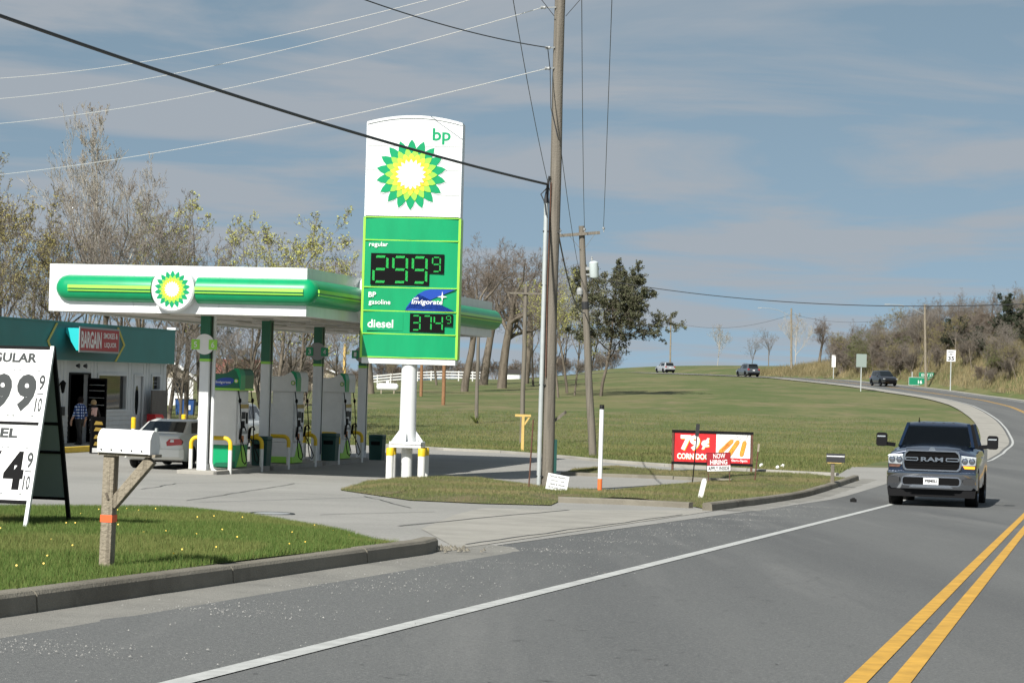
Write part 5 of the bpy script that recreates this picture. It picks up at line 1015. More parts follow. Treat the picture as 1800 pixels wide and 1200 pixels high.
for s in (-1, 1):
    q = MB(); q.bar((s * .845, 1.5, 1.38), (s * .70, 2.1, 1.93), .07, .06); q.build('pillar', 'truck_paint', tk); q = MB(); q.bar((s * .875, 2.75, 1.34), (s * .72, 2.75, 1.94), .06, .12); q.build('pillar', 'trim_dark', tk); q = MB(); q.bar((s * .87, 3.8, 1.34), (s * .70, 3.65, 1.94), .07, .2); q.build('pillar', 'truck_paint', tk)
    quad([(s * .89, 1.72, 1.37), (s * .89, 2.70, 1.36), (s * .735, 2.70, 1.90), (s * .74, 2.18, 1.90)], 'side_window', 'dark_glass', tk); quad([(s * .89, 2.80, 1.36), (s * .885, 3.68, 1.36), (s * .73, 3.58, 1.90), (s * .735, 2.80, 1.90)], 'side_window', 'dark_glass', tk)
    q = MB(); q.bar((s * .98, 1.75, 1.41), (s * 1.2, 1.68, 1.43), .07, .09); arm = q.build('mirror_arm', 'trim_dark', tk)
    q = MB(); q.prism(rrect(s * 1.29, 1.53, .25, .32, .06), 1.6, 1.75); mr_ = q.build('mirror', 'trim_dark', tk, smooth=True); q = MB(); q.box(s * 1.29 - .1, s * 1.29 + .09, 1.592, 1.599, 1.585, 1.615); q.build('marker_lamp', 'lamp_clear', mr_)
    hl = MB(); hl.prism([(s * .65, .965), (s * .985, .975), (s * 1.0, 1.175), (s * .655, 1.205)], .04, .16); h_ = hl.build('headlight', 'lamp_clear', tk, bevel=.015)
    for cxx in (.74, .90): q = MB(); q.lathe([(0, .0), (.05, .005), (.068, -.015), (.074, 0)], 14, (s * cxx, .034, 1.08), 'y'); q.build('lamp_bowl', 'chrome', h_, smooth=True)
    q = MB(); q.prism([(s * .74, .905), (s * .965, .905), (s * .97, .96), (s * .70, .965)], .045, .12); q.build('turn_lamp', 'amber' if s > 0 else 'rust', tk)
    q = MB(); q.prism(rrect(s * .85, .61, .27, .15, .05), -.128, -.04); q.build('fog_recess', 'dark_grey', tk)
    for yy in (1.02, 4.82): wheel(tk, s * .87, yy, .41, .3)
    for yy in (1.02, 4.82):
        q = MB(); n_ = 14; q.add([(s * (1.012 if yy < 3 else 1.004), yy + .52 * math.cos(a), .41 + .52 * math.sin(a)) for a in np.linspace(-.15, math.pi + .15, n_)] + [(s * (1.012 if yy < 3 else 1.004), yy, .35)], [(i, i + 1, n_) for i in range(n_ - 1)]); q.build('wheel_arch', 'black', tk)
    q = MB(); q.box(min(s * 1.013, s * 1.03), max(s * 1.013, s * 1.03), 2.5, 2.72, 1.15, 1.19); q.build('door_handle', 'chrome', tk)
q = MB(); q.loft([[(-.72, y, z - .05), (-.70, y, z), (-.4, y, z + dz), (.4, y, z + dz), (.70, y, z), (.72, y, z - .05)] for y, z, dz in ((2.04, 1.90, .02), (2.15, 1.94, .03), (2.8, 1.965, .035), (3.5, 1.95, .03), (3.74, 1.91, .02))]); q.build('roof', 'truck_paint', tk, smooth=True)
quad([(-.80, 1.50, 1.425), (.80, 1.50, 1.425), (.675, 2.06, 1.905), (-.675, 2.06, 1.905)], 'windshield', 'tinted_glass', tk); quad([(.7, 3.83, 1.38), (-.7, 3.83, 1.38), (-.62, 3.70, 1.88), (.62, 3.70, 1.88)], 'rear_window', 'tinted_glass', tk)
q = MB(); q.box(-.85, .85, 1.62, 1.85, 1.1, 1.4); q.build('dashboard', 'interior', tk)
for s in (-.4, .4): q = MB(); q.box(s - .24, s + .24, 2.62, 2.78, .95, 1.5); q.box(s - .12, s + .12, 2.64, 2.74, 1.52, 1.72); q.build('seat', 'interior', tk, bevel=.04)
q = MB(); q.box(-.1, .1, 2.08, 2.1, 1.77, 1.85); q.build('rear_mirror', 'black', tk); q = MB(); q.tube([(.4 + .18 * math.cos(a), 1.98 + .06 * math.sin(a), 1.36 + .17 * math.sin(a)) for a in np.linspace(0, 6.283, 18)], .016, 6, caps=False); q.build('steering_wheel', 'black', tk)
q = MB(); q.lathe([(.03, 0), (.012, .06), (.008, .12), (0, .125)], 8, (-.47, 2.35, 1.955)); q.build('antenna', 'black', tk)
for x in (-.35, -.12, .12, .35): q = MB(); q.box(x - .03, x + .03, 2.14, 2.2, 1.952, 1.972); q.build('roof_lamp', 'amber' if 0 else 'dark_grey', tk)
# front end
q = MB(); q.prism([(-.985, .80), (.985, .80), (1.0, 1.0), (.97, 1.2), (.6, 1.29), (-.6, 1.29), (-.97, 1.2), (-1.0, 1.0)], .07, .14); q.build('front_panel', 'truck_paint', tk, bevel=.02)
go = [(-.56, 1.31), (-.63, 1.24), (-.675, 1.0), (-.655, .88), (-.60, .83), (.60, .83), (.655, .88), (.675, 1.0), (.63, 1.24), (.56, 1.31)]; gi = [(a * .925, 1.07 + (b - 1.07) * .84) for a, b in go]
ring(go, gi, .01, .10, 'grille_surround', 'chrome', tk, .012); q = MB(); q.prism(gi, .055, .068); gr = q.build('grille', 'black', tk)
for k in range(7): q = MB(); zz_ = .90 + k * .055; q.box(-.6, .6, .04, .054, zz_, zz_ + .016); q.build('grille_bar', 'black', gr)
for s in (-1, 1): ring(rrect(s * .46, 1.10, .30, .085, .03), rrect(s * .46, 1.10, .25, .04, .015), .015, .05, 'grille_wing', 'chrome', gr)
txt('RAM', .50, .10, 'chrome', tk, 0, 1.10, .008, bold=.035); q = MB(); q.prism([(-.07, 1.315), (.07, 1.315), (.05, 1.37), (0, 1.385), (-.05, 1.37)], .03, .1); q.build('hood_emblem', 'chrome', tk)
bp_ = [(-.13, .02), (-.15, .1), (-.15, .3), (-.11, .4)]
q = MB(); secs = []
for x, yb in ((-1.03, .22), (-1.0, .03), (-.9, -.06), (-.62, -.1), (0, -.115), (.62, -.1), (.9, -.06), (1.0, .03), (1.03, .22)): secs.append([(x, yb + .09, .42), (x, yb + .06, .46), (x, yb + .02, .56), (x, yb - .02, .70), (x, yb - .025, .77), (x, yb + .02, .815), (x, yb + .3, .815), (x, yb + .3, .42), (x, yb + .09, .42)])
q.loft(secs); q.build('bumper', 'chrome', tk, smooth=True)
q = MB(); q.prism(rrect(0, .60, 1.28, .17, .06), -.155, -.1); bo = q.build('bumper_opening', 'black', tk); ring(rrect(0, .60, 1.34, .21, .08), rrect(0, .60, 1.28, .17, .06), -.163, -.12, 'opening_trim', 'chrome', tk)
q = MB(); q.prism([(-.5, .455), (.5, .455), (.42, .52), (-.42, .52)], -.168, -.14); q.build('bumper_step', 'chrome', tk)
q = MB(); q.box(-.17, .17, -.18, -.164, .525, .68); lp = q.build('number_plate', 'plate', tk); txt('99JM0L1', .28, .085, 'black', lp, 0, .60, -.182, bold=.04)
q = MB(); q.prism([(-.97, .24), (.97, .24), (1.0, .44), (-1.0, .44)], .03, .3); q.build('air_dam', 'trim_dark', tk); q = MB(); q.box(-.7, .7, .8, 5.6, .3, .55); q.build('chassis', 'black', tk); q = MB(); q.tube([(-.8, 1.02, .4), (.8, 1.02, .4)], .06, 8); q.lathe([(0, -.17), (.13, -.1), (.13, .1), (0, .17)], 10, (.25, 1.02, .36), 'x'); q.build('axle', 'black', tk)
def seated(lab, x, y, z, m):
    tkm = Matrix.Translation(tk.location) @ tk.rotation_euler.to_matrix().to_4x4(); p = tkm @ Vector((x, y, z)); t = thing('person', lab, 'person', p, trz + math.pi); nd = {}
    nd['pelvis'] = ((0, 0, .1), (.17, .13), None); nd['chest'] = ((0, -.04, .42), (.18, .12), 'pelvis'); nd['collar'] = ((0, -.03, .56), (.11, .08), 'chest'); nd['neck'] = ((0, -.01, .63), .055, 'collar'); nd['jaw'] = ((0, .01, .69), .07, 'neck'); nd['skull'] = ((0, 0, .77), (.082, .095), 'jaw'); nd['crown'] = ((0, 0, .82), .06, 'skull')
    for s, c in ((-1, 'l'), (1, 'r')):
        nd[c + 'hip'] = ((s * .1, .08, .09), .09, 'pelvis'); nd[c + 'knee'] = ((s * .14, .48, .14), .07, c + 'hip'); nd[c + 'foot'] = ((s * .14, .62, -.15), .05, c + 'knee')
        nd[c + 'sho'] = ((s * .2, -.02, .53), .06, 'collar'); nd[c + 'elb'] = ((s * .26, .14, .32), .045, c + 'sho'); nd[c + 'wri'] = ((s * .16, .38, .38), .03, c + 'elb'); add_hand(nd, c + 'wri', nd[c + 'wri'][0], (-.2 * s, 1, .1), (0, 0, 1))
    skin_body('body', nd, t, [m, 'skin'], lambda c: 1 if (c.z > .62 or (c.y > .33 and c.z > .3)) else 0); hair_cap(t, .755, .108, 'hair_brown', 0)
seated('driver in a grey top behind the wheel of the blue pickup', .4, 2.5, .86, 'shirt_grey'); seated('front passenger in dark clothes sitting in the blue pickup', -.4, 2.5, .86, 'jacket_black')

# ---- cars
def car(nm, lab, cat, loc, rz, paint, kind, facing='rear'):
    """rear at local y=0, driving direction +y"""
    t = thing(nm, lab, cat, loc, rz)
    if kind == 'sedan':
        L, W_, H = 4.55, .87, 1.37; S = [(0, .70, .36, .74, .84, .60), (.06, .80, .28, .78, .92, .66), (.25, .85, .24, .80, .965, .70), (.85, .87, .22, .84, .985, .74), (1.6, .87, .2, .86, .97, .74), (3.2, .87, .2, .84, .95, .74), (3.9, .84, .22, .74, .84, .68), (4.4, .74, .26, .62, .70, .58), (4.55, .62, .34, .56, .6, .5)]
        cab = [(.55, .74, .975, .66, .98), (1.25, .78, .96, .60, 1.31), (1.7, .79, .95, .6, 1.365), (2.4, .79, .95, .6, 1.36), (2.75, .78, .95, .6, 1.31), (3.45, .74, .95, .68, .96)]
        rg = [(-.62, .66, 1.005), (.62, .66, 1.005), (.53, 1.24, 1.285), (-.53, 1.24, 1.285)]; fg = [(.64, 3.38, .99), (-.64, 3.38, .99), (-.54, 2.8, 1.285), (.54, 2.8, 1.285)]; sides = [[(1.05, 1.0), (2.1, .985), (2.1, 1.29), (1.4, 1.28)], [(2.18, .985), (3.1, .985), (2.72, 1.28), (2.18, 1.29)]]; wh = (.78, 3.65, .305); lamp = [(.36, .66), (.78, .70), (.80, .80), (.72, .86), (.42, .845), (.34, .76)]; zpl = .58
    else:
        L, W_, H = 4.7, .93, 1.70; S = [(0, .80, .42, .92, .98, .7), (.08, .89, .36, .95, 1.03, .76), (.4, .92, .3, 1.0, 1.06, .8), (1.5, .93, .26, 1.0, 1.07, .8), (3.3, .93, .26, 1.0, 1.07, .8), (4.1, .90, .28, .92, 1.0, .74), (4.55, .82, .32, .78, .88, .66), (4.7, .7, .4, .72, .76, .56)]
        cab = [(.10, .80, 1.03, .72, 1.04), (.42, .83, 1.05, .66, 1.60), (.75, .84, 1.05, .66, 1.685), (2.3, .85, 1.05, .66, 1.70), (2.65, .84, 1.05, .66, 1.64), (3.55, .80, 1.05, .74, 1.06)]
        rg = [(-.68, .14, 1.09), (.68, .14, 1.09), (.60, .405, 1.54), (-.60, .405, 1.54)]; fg = [(.70, 3.46, 1.10), (-.70, 3.46, 1.10), (-.60, 2.70, 1.60), (.60, 2.70, 1.60)]; sides = [[(.62, 1.12), (1.7, 1.1), (1.7, 1.58), (.75, 1.55)], [(1.78, 1.1), (3.1, 1.1), (2.62, 1.58), (1.78, 1.59)]]; wh = (.85, 3.7, .36); lamp = [(.62, .9), (.87, .9), (.84, 1.05), (.60, 1.05)]; zpl = .78
    q = MB(); q.loft([sect(*s_) for s_ in S]); q.build('body', paint, t, smooth=True)
    q = MB(); q.loft([[(-wb, y, zb - .03), (-wt, y, zt - .03), (-wt * .85, y, zt), (wt * .85, y, zt), (wt, y, zt - .03), (wb, y, zb - .03)] for y, wb, zb, wt, zt in cab]); q.build('cabin', paint, t, smooth=True)
    def lift(pts, d): return [(x, y + d[1], z + d[2]) for x, y, z in pts]
    quad(lift(rg, (0, -.02, .022)), 'rear_window', 'dark_glass', t); quad(lift(fg, (0, .02, .022)), 'windshield', 'dark_glass', t)
    for s in (-1, 1):
        for pl in sides:
            pts = []
            for (y, z) in pl:
                c = cab; wb = np.interp(y, [k[0] for k in c], [k[1] for k in c]); zb = np.interp(y, [k[0] for k in c], [k[2] for k in c]); wt = np.interp(y, [k[0] for k in c], [k[3] for k in c]); zt = np.interp(y, [k[0] for k in c], [k[4] for k in c]); f_ = (z - zb + .03) / max(.05, zt - zb); pts.append((s * (wb + (wt - wb) * f_ + .012), y, z))
            quad(pts if s > 0 else pts[::-1], 'side_window', 'dark_glass', t)
        for yy in wh[:2]:
            wheel(t, s * (W_ - .11), yy, wh[2], .22); q = MB(); n_ = 12; X = s * (W_ + .004); q.add([(X, yy + wh[2] * 1.18 * math.cos(a), wh[2] + wh[2] * 1.18 * math.sin(a)) for a in np.linspace(-.2, math.pi + .2, n_)] + [(X, yy, wh[2] * .7)], [(i, i + 1, n_) for i in range(n_ - 1)]); q.build('wheel_arch', 'black', t)
        q = MB(); q.prism([(s * a, b) for a, b in lamp], -.012, .1); tl = q.build('tail_lamp', 'tail_red', t)
        if kind == 'sedan': q = MB(); q.prism([(s * .45, .765), (s * .56, .765), (s * .56, .835), (s * .47, .83)], -.018, -.0125); q.build('reverse_lamp', 'lamp_clear', tl)
        q = MB(); q.prism([(s * (W_ - .3), .68), (s * (W_ - .1), .7), (s * (W_ - .12), .82), (s * (W_ - .33), .80)], L - .3, L - .02); q.build('headlight', 'lamp_clear', t)
        q = MB(); q.prism(rrect(s * (W_ + .09), 1.03 if kind != 'sedan' else .96, .18, .13, .04), 3.0 if kind != 'sedan' else 2.95, 3.1); q.build('mirror', paint, t)
    q = MB(); q.box(-.16, .16, -.03, -.005, zpl, zpl + .14); q.build('number_plate', 'plate', t); q = MB(); q.box(-.16, .16, L - .04, L + .012, .48, .60); q.build('number_plate', 'plate', t)
    q = MB(); q.loft([[(-w_, y, z0), (-w_, y, z1_), (w_, y, z1_), (w_, y, z0), (-w_, y, z0)] for y, w_, z0, z1_ in ((-.05, .72, .36, .56), (.02, .84, .3, .58))]); q.build('rear_bumper', paint if kind == 'sedan' else 'trim_dark', t, bevel=.03)
    q = MB(); q.box(-.6, .6, L - .1, L + .02, .4, .62); q.build('front_grille', 'black', t, bevel=.02); q = MB(); q.box(-.7, .7, .3, L - .4, .2, .3); q.build('underbody', 'black', t)
    if kind == 'sedan': q = MB(); q.prism([(-.6, 1.015), (.6, 1.015), (.6, 1.045), (-.6, 1.045)], .1, .26); q.build('trunk_spoiler', paint, t, bevel=.01)
    else:
        q = MB(); q.prism([(-.62, 1.62), (.62, 1.62), (.64, 1.67), (-.64, 1.67)], .2, .5); q.build('roof_spoiler', paint, t)
        for s in (-1, 1): q = MB(); q.bar((s * .6, .8, 1.73), (s * .6, 2.4, 1.73), .03, .03); q.build('roof_rail', 'trim_dark', t)
    return t
p = G(284, 823); car('parked_sedan', 'white sedan parked by the first canopy column with its tail to the road', 'car', (p[0] - .1, p[1] - .8, gzs(*p)), R(-9), 'car_white', 'sedan')
p = at(379, 740, 84); car('parked_suv', 'white vehicle half hidden behind the green headed pump', 'car', (p.x, p.y, gzs(p.x, p.y)), R(-12), 'car_white', 'suv')
p = at(1541, 673, 258); q_ = (p.x, p.y); car('black_suv', 'black SUV coming down the far road with headlights on', 'car', (p.x, p.y, gzs(*q_)), R(190), 'car_black', 'suv')
p = at(1325, 654, 300); car('grey_suv', 'dark grey SUV driving away up the far road', 'car', (p.x, p.y, gzs(p.x, p.y)), R(14), 'car_grey', 'suv')
p = at(1178, 653.5, 366); car('silver_suv', 'silver SUV cresting the hill on the far road', 'car', (p.x, p.y, gzs(p.x, p.y)), R(17), 'car_silver', 'suv')
# ------------------------------------------------------------------ trees
def unit(a): return a / (np.linalg.norm(a, axis=-1, keepdims=True) + 1e-9)
def tubes(P, Rd, S):
    """P n,k,3 polylines; Rd n,k radii -> verts, quads"""
    n, k, _ = P.shape; D = np.gradient(P, axis=1); D = unit(D); ref = np.tile(np.array([[.31, .87, .38]]), (n, 1)); U = unit(np.cross(D, ref[:, None, :])); Vv = np.cross(D, U)
    a = np.arange(S) * 2 * np.pi / S; ringv = P[:, :, None, :] + Rd[:, :, None, None] * (U[:, :, None, :] * np.cos(a)[None, None, :, None] + Vv[:, :, None, :] * np.sin(a)[None, None, :, None])
    ii = np.arange(n * k * S).reshape(n, k, S); nxt = np.roll(ii, -1, axis=2); F = np.stack([ii[:, :-1], nxt[:, :-1], nxt[:, 1:], ii[:, 1:]], -1).reshape(-1, 4); return ringv.reshape(-1, 3), F
def grow(seed, H, trunk=.35, counts=(9, 7, 5, 4), ang=(35, 75), ratio=(.62, .55, .55, .5), r0=.3, up=.25, wob=.14, leaf=0, lsize=.09, stems=1, minr=.009, spread=1.0, low=.35):
    r = np.random.default_rng(seed); lv = []
    th = r.uniform(0, 6.28, stems); tilt = (.12 + .25 * (stems > 1)) * r.uniform(.3, 1, stems)
    start = np.column_stack([np.cos(th) * .15 * (stems > 1), np.sin(th) * .15 * (stems > 1), np.full(stems, -.25)]); d = unit(np.column_stack([np.cos(th) * tilt, np.sin(th) * tilt, np.ones(stems)])); L = H * trunk * r.uniform(.85, 1.1, stems) * 1.7; R0 = np.full(stems, r0)
    for lev in range(len(counts) + 1):
        n = len(start); k = (7, 6, 5, 4, 3, 3)[lev]; P = np.empty((n, k, 3)); P[:, 0] = start; dd = d.copy()
        for i in range(1, k):
            dd = unit(dd + r.normal(0, wob * (1 + .4 * lev) * (.4 if lev == 0 else 1), (n, 3)) + np.array([0, 0, up * .35 * (lev > 0)])); P[:, i] = P[:, i - 1] + dd * (L / (k - 1))[:, None]
        t = np.linspace(0, 1, k); Rd = np.maximum(R0[:, None] * (1 - t[None] * (.45 if lev == 0 else .7)), minr); lv.append((P, Rd))
        if lev == len(counts): break
        c = counts[lev]; tt = r.uniform(low if lev == 0 else .2, 1, (n, c)); tt[:, -1] = 1.0; ix = tt * (k - 1); i0 = np.minimum(ix.astype(int), k - 2); f = ix - i0; ar = np.arange(n)[:, None]
        S = P[ar, i0] * (1 - f[..., None]) + P[ar, i0 + 1] * f[..., None]; T = unit(P[ar, i0 + 1] - P[ar, i0]); rr = Rd[ar, i0] * (1 - f) + Rd[ar, i0 + 1] * f
        az = r.uniform(0, 2 * np.pi, (n, c)); an = np.radians(r.uniform(ang[0], ang[1], (n, c))) * spread; an = np.where(tt >= 1, an * .4, an)
        U = unit(np.cross(T, np.array([.2, .5, .84]))); Vv = np.cross(T, U); nd = T * np.cos(an)[..., None] + (U * np.cos(az)[..., None] + Vv * np.sin(az)[..., None]) * np.sin(an)[..., None]; nd = unit(nd + np.array([0, 0, up]))
        Ln = (L[:, None] * ratio[lev] * (1.15 - .5 * tt) * r.uniform(.65, 1.2, (n, c))); start = S.reshape(-1, 3); d = nd.reshape(-1, 3); L = Ln.ravel(); R0 = np.minimum(rr.ravel() * .62, .6 * rr.ravel() + .01)
    top = max(P_[..., 2].max() for P_, _ in lv); k_ = H / max(top, 1e-3); lv = [(P_ * k_, np.maximum(Rd_ * (k_ if i < 2 else 1.0), minr)) for i, (P_, Rd_) in enumerate(lv)]
    ntr = 2; V1 = []; F1 = []; o = 0
    for i, (P, Rd) in enumerate(lv[:ntr]): v, f = tubes(P, Rd, (9, 6)[i]); V1.append(v); F1.append(f + o); o += len(v)
    V2 = []; F2 = []; o2 = 0
    for P, Rd in lv[ntr:]: v, f = tubes(P, Rd, 3); V2.append(v); F2.append(f + o2); o2 += len(v)
    V2 = np.vstack(V2); F2 = np.vstack(F2); mi = np.zeros(len(F2), int)
    if leaf:
        P = np.concatenate([lv[-1][0], lv[-2][0][:, :lv[-1][0].shape[1]]]); n, k, _ = P.shape; sel = r.integers(0, n, int(n * leaf)); t = r.uniform(.2, 1, len(sel)) * (k - 1); i0 = np.minimum(t.astype(int), k - 2); f = (t - i0)[:, None]; C = P[sel, i0] * (1 - f) + P[sel, i0 + 1] * f + r.normal(0, lsize * .9, (len(sel), 3))
        a = unit(r.normal(0, 1, (len(sel), 3))); b = unit(np.cross(a, r.normal(0, 1, (len(sel), 3)))); s = (lsize * r.uniform(.5, 1.3, len(sel)))[:, None]
        Q = np.stack([C - a * s, C - b * s * .6, C + a * s, C + b * s * .6], 1).reshape(-1, 3); F2 = np.vstack([F2, np.arange(len(sel) * 4).reshape(-1, 4) + len(V2)]); V2 = np.vstack([V2, Q]); mi = np.concatenate([mi, np.ones(len(sel), int)])
    return np.vstack(V1), np.vstack(F1), V2, F2, mi
PROTO = {}
def proto(key, bark, twig, leafm, seed, **kw):
    V, F, V2, F2, mi = grow(seed, 10.0, **kw); a = npmesh('trunk', V, F, bark, smooth=True); b = npmesh('crown', V2, F2, [twig, leafm], mi=mi)
    for o in (a, b): COL.objects.unlink(o)
    PROTO[key] = (a.data, b.data); bpy.data.objects.remove(a); bpy.data.objects.remove(b)
B5 = (8, 5, 5, 4, 3); RT5 = (.72, .58, .58, .6, .65)
K = dict(counts=B5, ratio=RT5, wob=.11)
for i in range(3): proto(f'bare{i}', 'bark', 'twig', 'buds_brown', 20 + i, trunk=.3, ang=(28, 62), r0=.085, leaf=.1, lsize=.028, minr=.0065, **K)
for i in range(3): proto(f'bud{i}', 'bark', 'twig', 'buds', 40 + i, trunk=.28, ang=(28, 62), r0=.075, leaf=1.5, lsize=.045, minr=.0055, **K)
for i in range(2): proto(f'olive{i}', 'bark', 'twig_brown', 'buds_olive', 60 + i, trunk=.28, ang=(25, 60), r0=.08, leaf=1.3, lsize=.04, minr=.006, **K)
proto('tall', 'twig_pale', 'twig_pale', 'buds_brown', 72, counts=(13, 6, 5, 4, 3), ratio=(.5, .55, .58, .6, .6), trunk=.5, ang=(22, 46), r0=.07, up=.3, leaf=.2, lsize=.03, low=.22, minr=.0055, wob=.1)
for i in range(2): proto(f'big{i}', 'bark', 'twig_brown', 'buds_brown', 80 + i, counts=(8, 7, 6, 5, 4), ratio=(.85, .62, .58, .6, .6), trunk=.2, ang=(35, 72), r0=.17, up=.2, leaf=.3, lsize=.03, low=.6, minr=.006, wob=.14)
SH = dict(counts=(6, 5, 5, 4), ratio=(.65, .6, .6, .6), trunk=.3, ang=(22, 58), r0=.05, stems=8, low=.12, wob=.13)
for i in range(2): proto(f'thick{i}', 'twig_brown', ('twig', 'twig_brown')[i], 'buds_brown', 90 + i, leaf=.8, lsize=.06, minr=.013, **SH)
proto('thickg', 'twig_brown', 'twig_brown', 'shrub_green', 95, leaf=2.2, lsize=.075, minr=.012, **SH)
proto('cedar0', 'bark', 'twig_brown', 'cedar', 101, counts=(26, 8, 6, 4), trunk=.58, ang=(55, 85), ratio=(.34, .5, .5, .5), r0=.11, up=.1, leaf=7, lsize=.075, low=.1)
proto('cedar1', 'bark', 'twig_brown', 'cedar_olive', 104, counts=(13, 8, 7, 6), trunk=.42, ang=(38, 80), ratio=(.55, .55, .5, .55), r0=.1, up=.15, leaf=8, lsize=.062, low=.38)
def tree(key, lab, px, ytop, d, wide=1.0, rz=None, group=None, ybase=None, nm='tree', cat='tree', x=None, y=None, H=None):
    if x is None: p = at(px, 600, d); x, y = p.x, p.y
    z = gzs(x, y) - .1
    if H is None:
        pt = at(px, ytop, d); H = pt.z - z
    t = thing(nm, lab, cat, (x, y, z), random.uniform(0, 6.28) if rz is None else rz, group); k = H / 10.0; t.scale = (k * wide, k * wide, k)
    for nm_, me in zip(('trunk', 'crown'), PROTO[key]): o = bpy.data.objects.new(nm_, me); COL.objects.link(o); o.parent = t
    return t
GL = 'trees behind the store and canopy'
tree('tall', 'tallest pale grey leafless tree behind the store', 145, 172, 128, .85)
for lb_, (k, px_, yt, d, w_) in zip(['olive budding tree behind the rooftop air conditioner', 'broad olive budding tree behind the left yellow chevron of the store', 'olive budding tree below the tallest pale tree', 'low olive budding tree behind the bargain sign', 'low olive budding tree just behind the rooftop air conditioner'], (('olive0', -30, 262, 112, 1.0), ('olive1', 45, 285, 118, 1.0), ('olive0', 95, 320, 124, .9), ('olive1', 130, 400, 120, 1.0), ('olive0', 10, 400, 108, 1.0))):
    tree(k, lb_, px_, yt, d, w_, group=GL)
for lb_, (k, px_, yt, d, w_) in zip(['tall dark bare tree right beside the tallest pale tree', 'wide dark bare tree behind the left half of the canopy band', 'dark bare tree deep behind the store roof', 'shorter dark bare tree behind the canopy end over the store', 'dark bare tree behind the canopy sunflower disc', 'slender dark bare tree just past the canopy sunflower disc'], (('bare0', 195, 285, 122, 1.0), ('bare1', 262, 300, 116, 1.15), ('bare2', 60, 330, 132, 1.0), ('bare1', 225, 380, 135, 1.0), ('bare0', 330, 400, 140, 1.1), ('bare2', 300, 330, 130, .9))):
    tree(k, lb_, px_, yt, d, w_, group=GL)
for lb_, (k, px_, yt, d, w_) in zip(['tallest yellow green budding tree above the canopy, by the disc', 'yellow green budding tree over the middle of the canopy front', 'rounded yellow green budding tree near the canopy corner', 'low yellow green budding tree over the canopy side face', 'low yellow green budding tree tucked behind the taller budding ones'], (('bud0', 362, 338, 132, 1.0), ('bud1', 425, 372, 126, 1.0), ('bud2', 480, 362, 130, 1.15), ('bud0', 520, 410, 124, .9), ('bud1', 390, 430, 136, 1.0))):
    tree(k, lb_, px_, yt, d, w_, group=GL)
for lb_, (k, px_, yt, d, w_) in zip(['small bare tree between the store corner and first canopy column', 'small bare tree behind the green pump header', 'small bare tree between the first two canopy columns', 'small bare tree behind the gabled house', 'small spreading bare tree by the pale wooden pole', 'small bare tree just past the store corner'], (('bare0', 320, 560, 118, 1.3), ('bare1', 415, 545, 128, 1.2), ('bare2', 465, 520, 136, 1.2), ('bare0', 520, 540, 142, 1.2), ('bare1', 605, 540, 150, 1.4), ('bare2', 280, 520, 125, 1.0))):
    tree(k, lb_, px_, yt, d, w_, group='small trees seen beneath the canopy')
tree('big0', 'broad bare tree half hidden by the price sign', 655, 425, 215, .9); tree('olive1', 'small olive bush tree beside the propane tank', 690, 615, 232, 1.0)
tree('big1', 'forked bare tree just right of the price sign', 818, 412, 232, .95, ybase=685); tree('big0', 'stout old bare tree with a thick trunk on the lawn', 884, 408, 250, 1.0, rz=1.0); tree('bare1', 'slim bare tree behind the white fence', 770, 440, 262, 1.0)
tree('bare0', 'slim dark bare tree left of the tall pole', 940, 480, 262, .9)
tree('bud1', 'yellow green tree right of the tall pole', 985, 468, 205, .95); tree('bud2', 'slender yellow green tree beside the dark cedar', 1012, 480, 212, .85)
tree('big0', 'broad bare tree between the stout old tree and the fence', 850, 425, 272, 1.0, rz=2.2); tree('big1', 'wide bare tree behind the crossarm pole', 925, 440, 275, .95, rz=4.0)
tree('bud0', 'rounded yellow green tree close behind the tall pole', 965, 500, 215, 1.0); tree('bud1', 'bushy yellow green tree under the dark evergreen', 1035, 520, 218, 1.0); tree('bare2', 'slim bare tree between the tall pole and the leaning pole', 1000, 450, 222, 1.0)
tree('cedar1', 'ragged dark evergreen behind the leaning pole', 1058, 452, 208, 1.12, rz=.6)
for (k, px_, yt, d) in (('tall', 1262, 568, 420), ('bare2', 1322, 588, 400), ('bare0', 1352, 575, 385), ('tall', 1398, 548, 380)):
    tree(k, 'hazy bare tree beyond the hill crest', px_, yt, d, 1.1, group='bare trees beyond the hill crest')
tree('big1', 'spreading dark bare tree by the far road', 1441, 552, 335, 1.1)
# thicket on the bank right of the far road
r3 = random.Random(5)
nsh = 0
while nsh < 190:
    y_ = r3.uniform(238, 350); e_ = 1.0 + 21 * r3.random() ** 1.4; x_ = float(np.interp(y_, OUTX[:, 1], OUTX[:, 0])) + 3 + e_; px_ = 900 + x_ / y_ * FPX
    if px_ > 1880 or px_ < 1462 or (px_ > 1700 and r3.random() < .45) or (1600 < px_ < 1690 and y_ < 268): continue
    nsh += 1; k = r3.choice(['thick0', 'thick1', 'thick0', 'thick1', 'thick0', 'thickg', 'bare1', 'bare2', 'olive1']); hh = r3.uniform(1.8, 4.0) if k.startswith('thick') else r3.uniform(4.0, 6.5)
    tree(k, {'thickg': 'green leafing shrub on the bank beside the far road', 'bare1': 'bare sapling in the thicket beside the far road', 'bare2': 'bare sapling in the thicket beside the far road', 'olive1': 'olive budding sapling in the thicket beside the far road'}.get(k, 'brown leafless shrub on the bank beside the far road'), px_, 0, y_, r3.uniform(1.1, 1.6), x=x_, y=y_, H=hh, group='thicket on the bank', nm='shrub' if k.startswith('thick') else 'tree', cat='shrub' if k.startswith('thick') else 'tree')
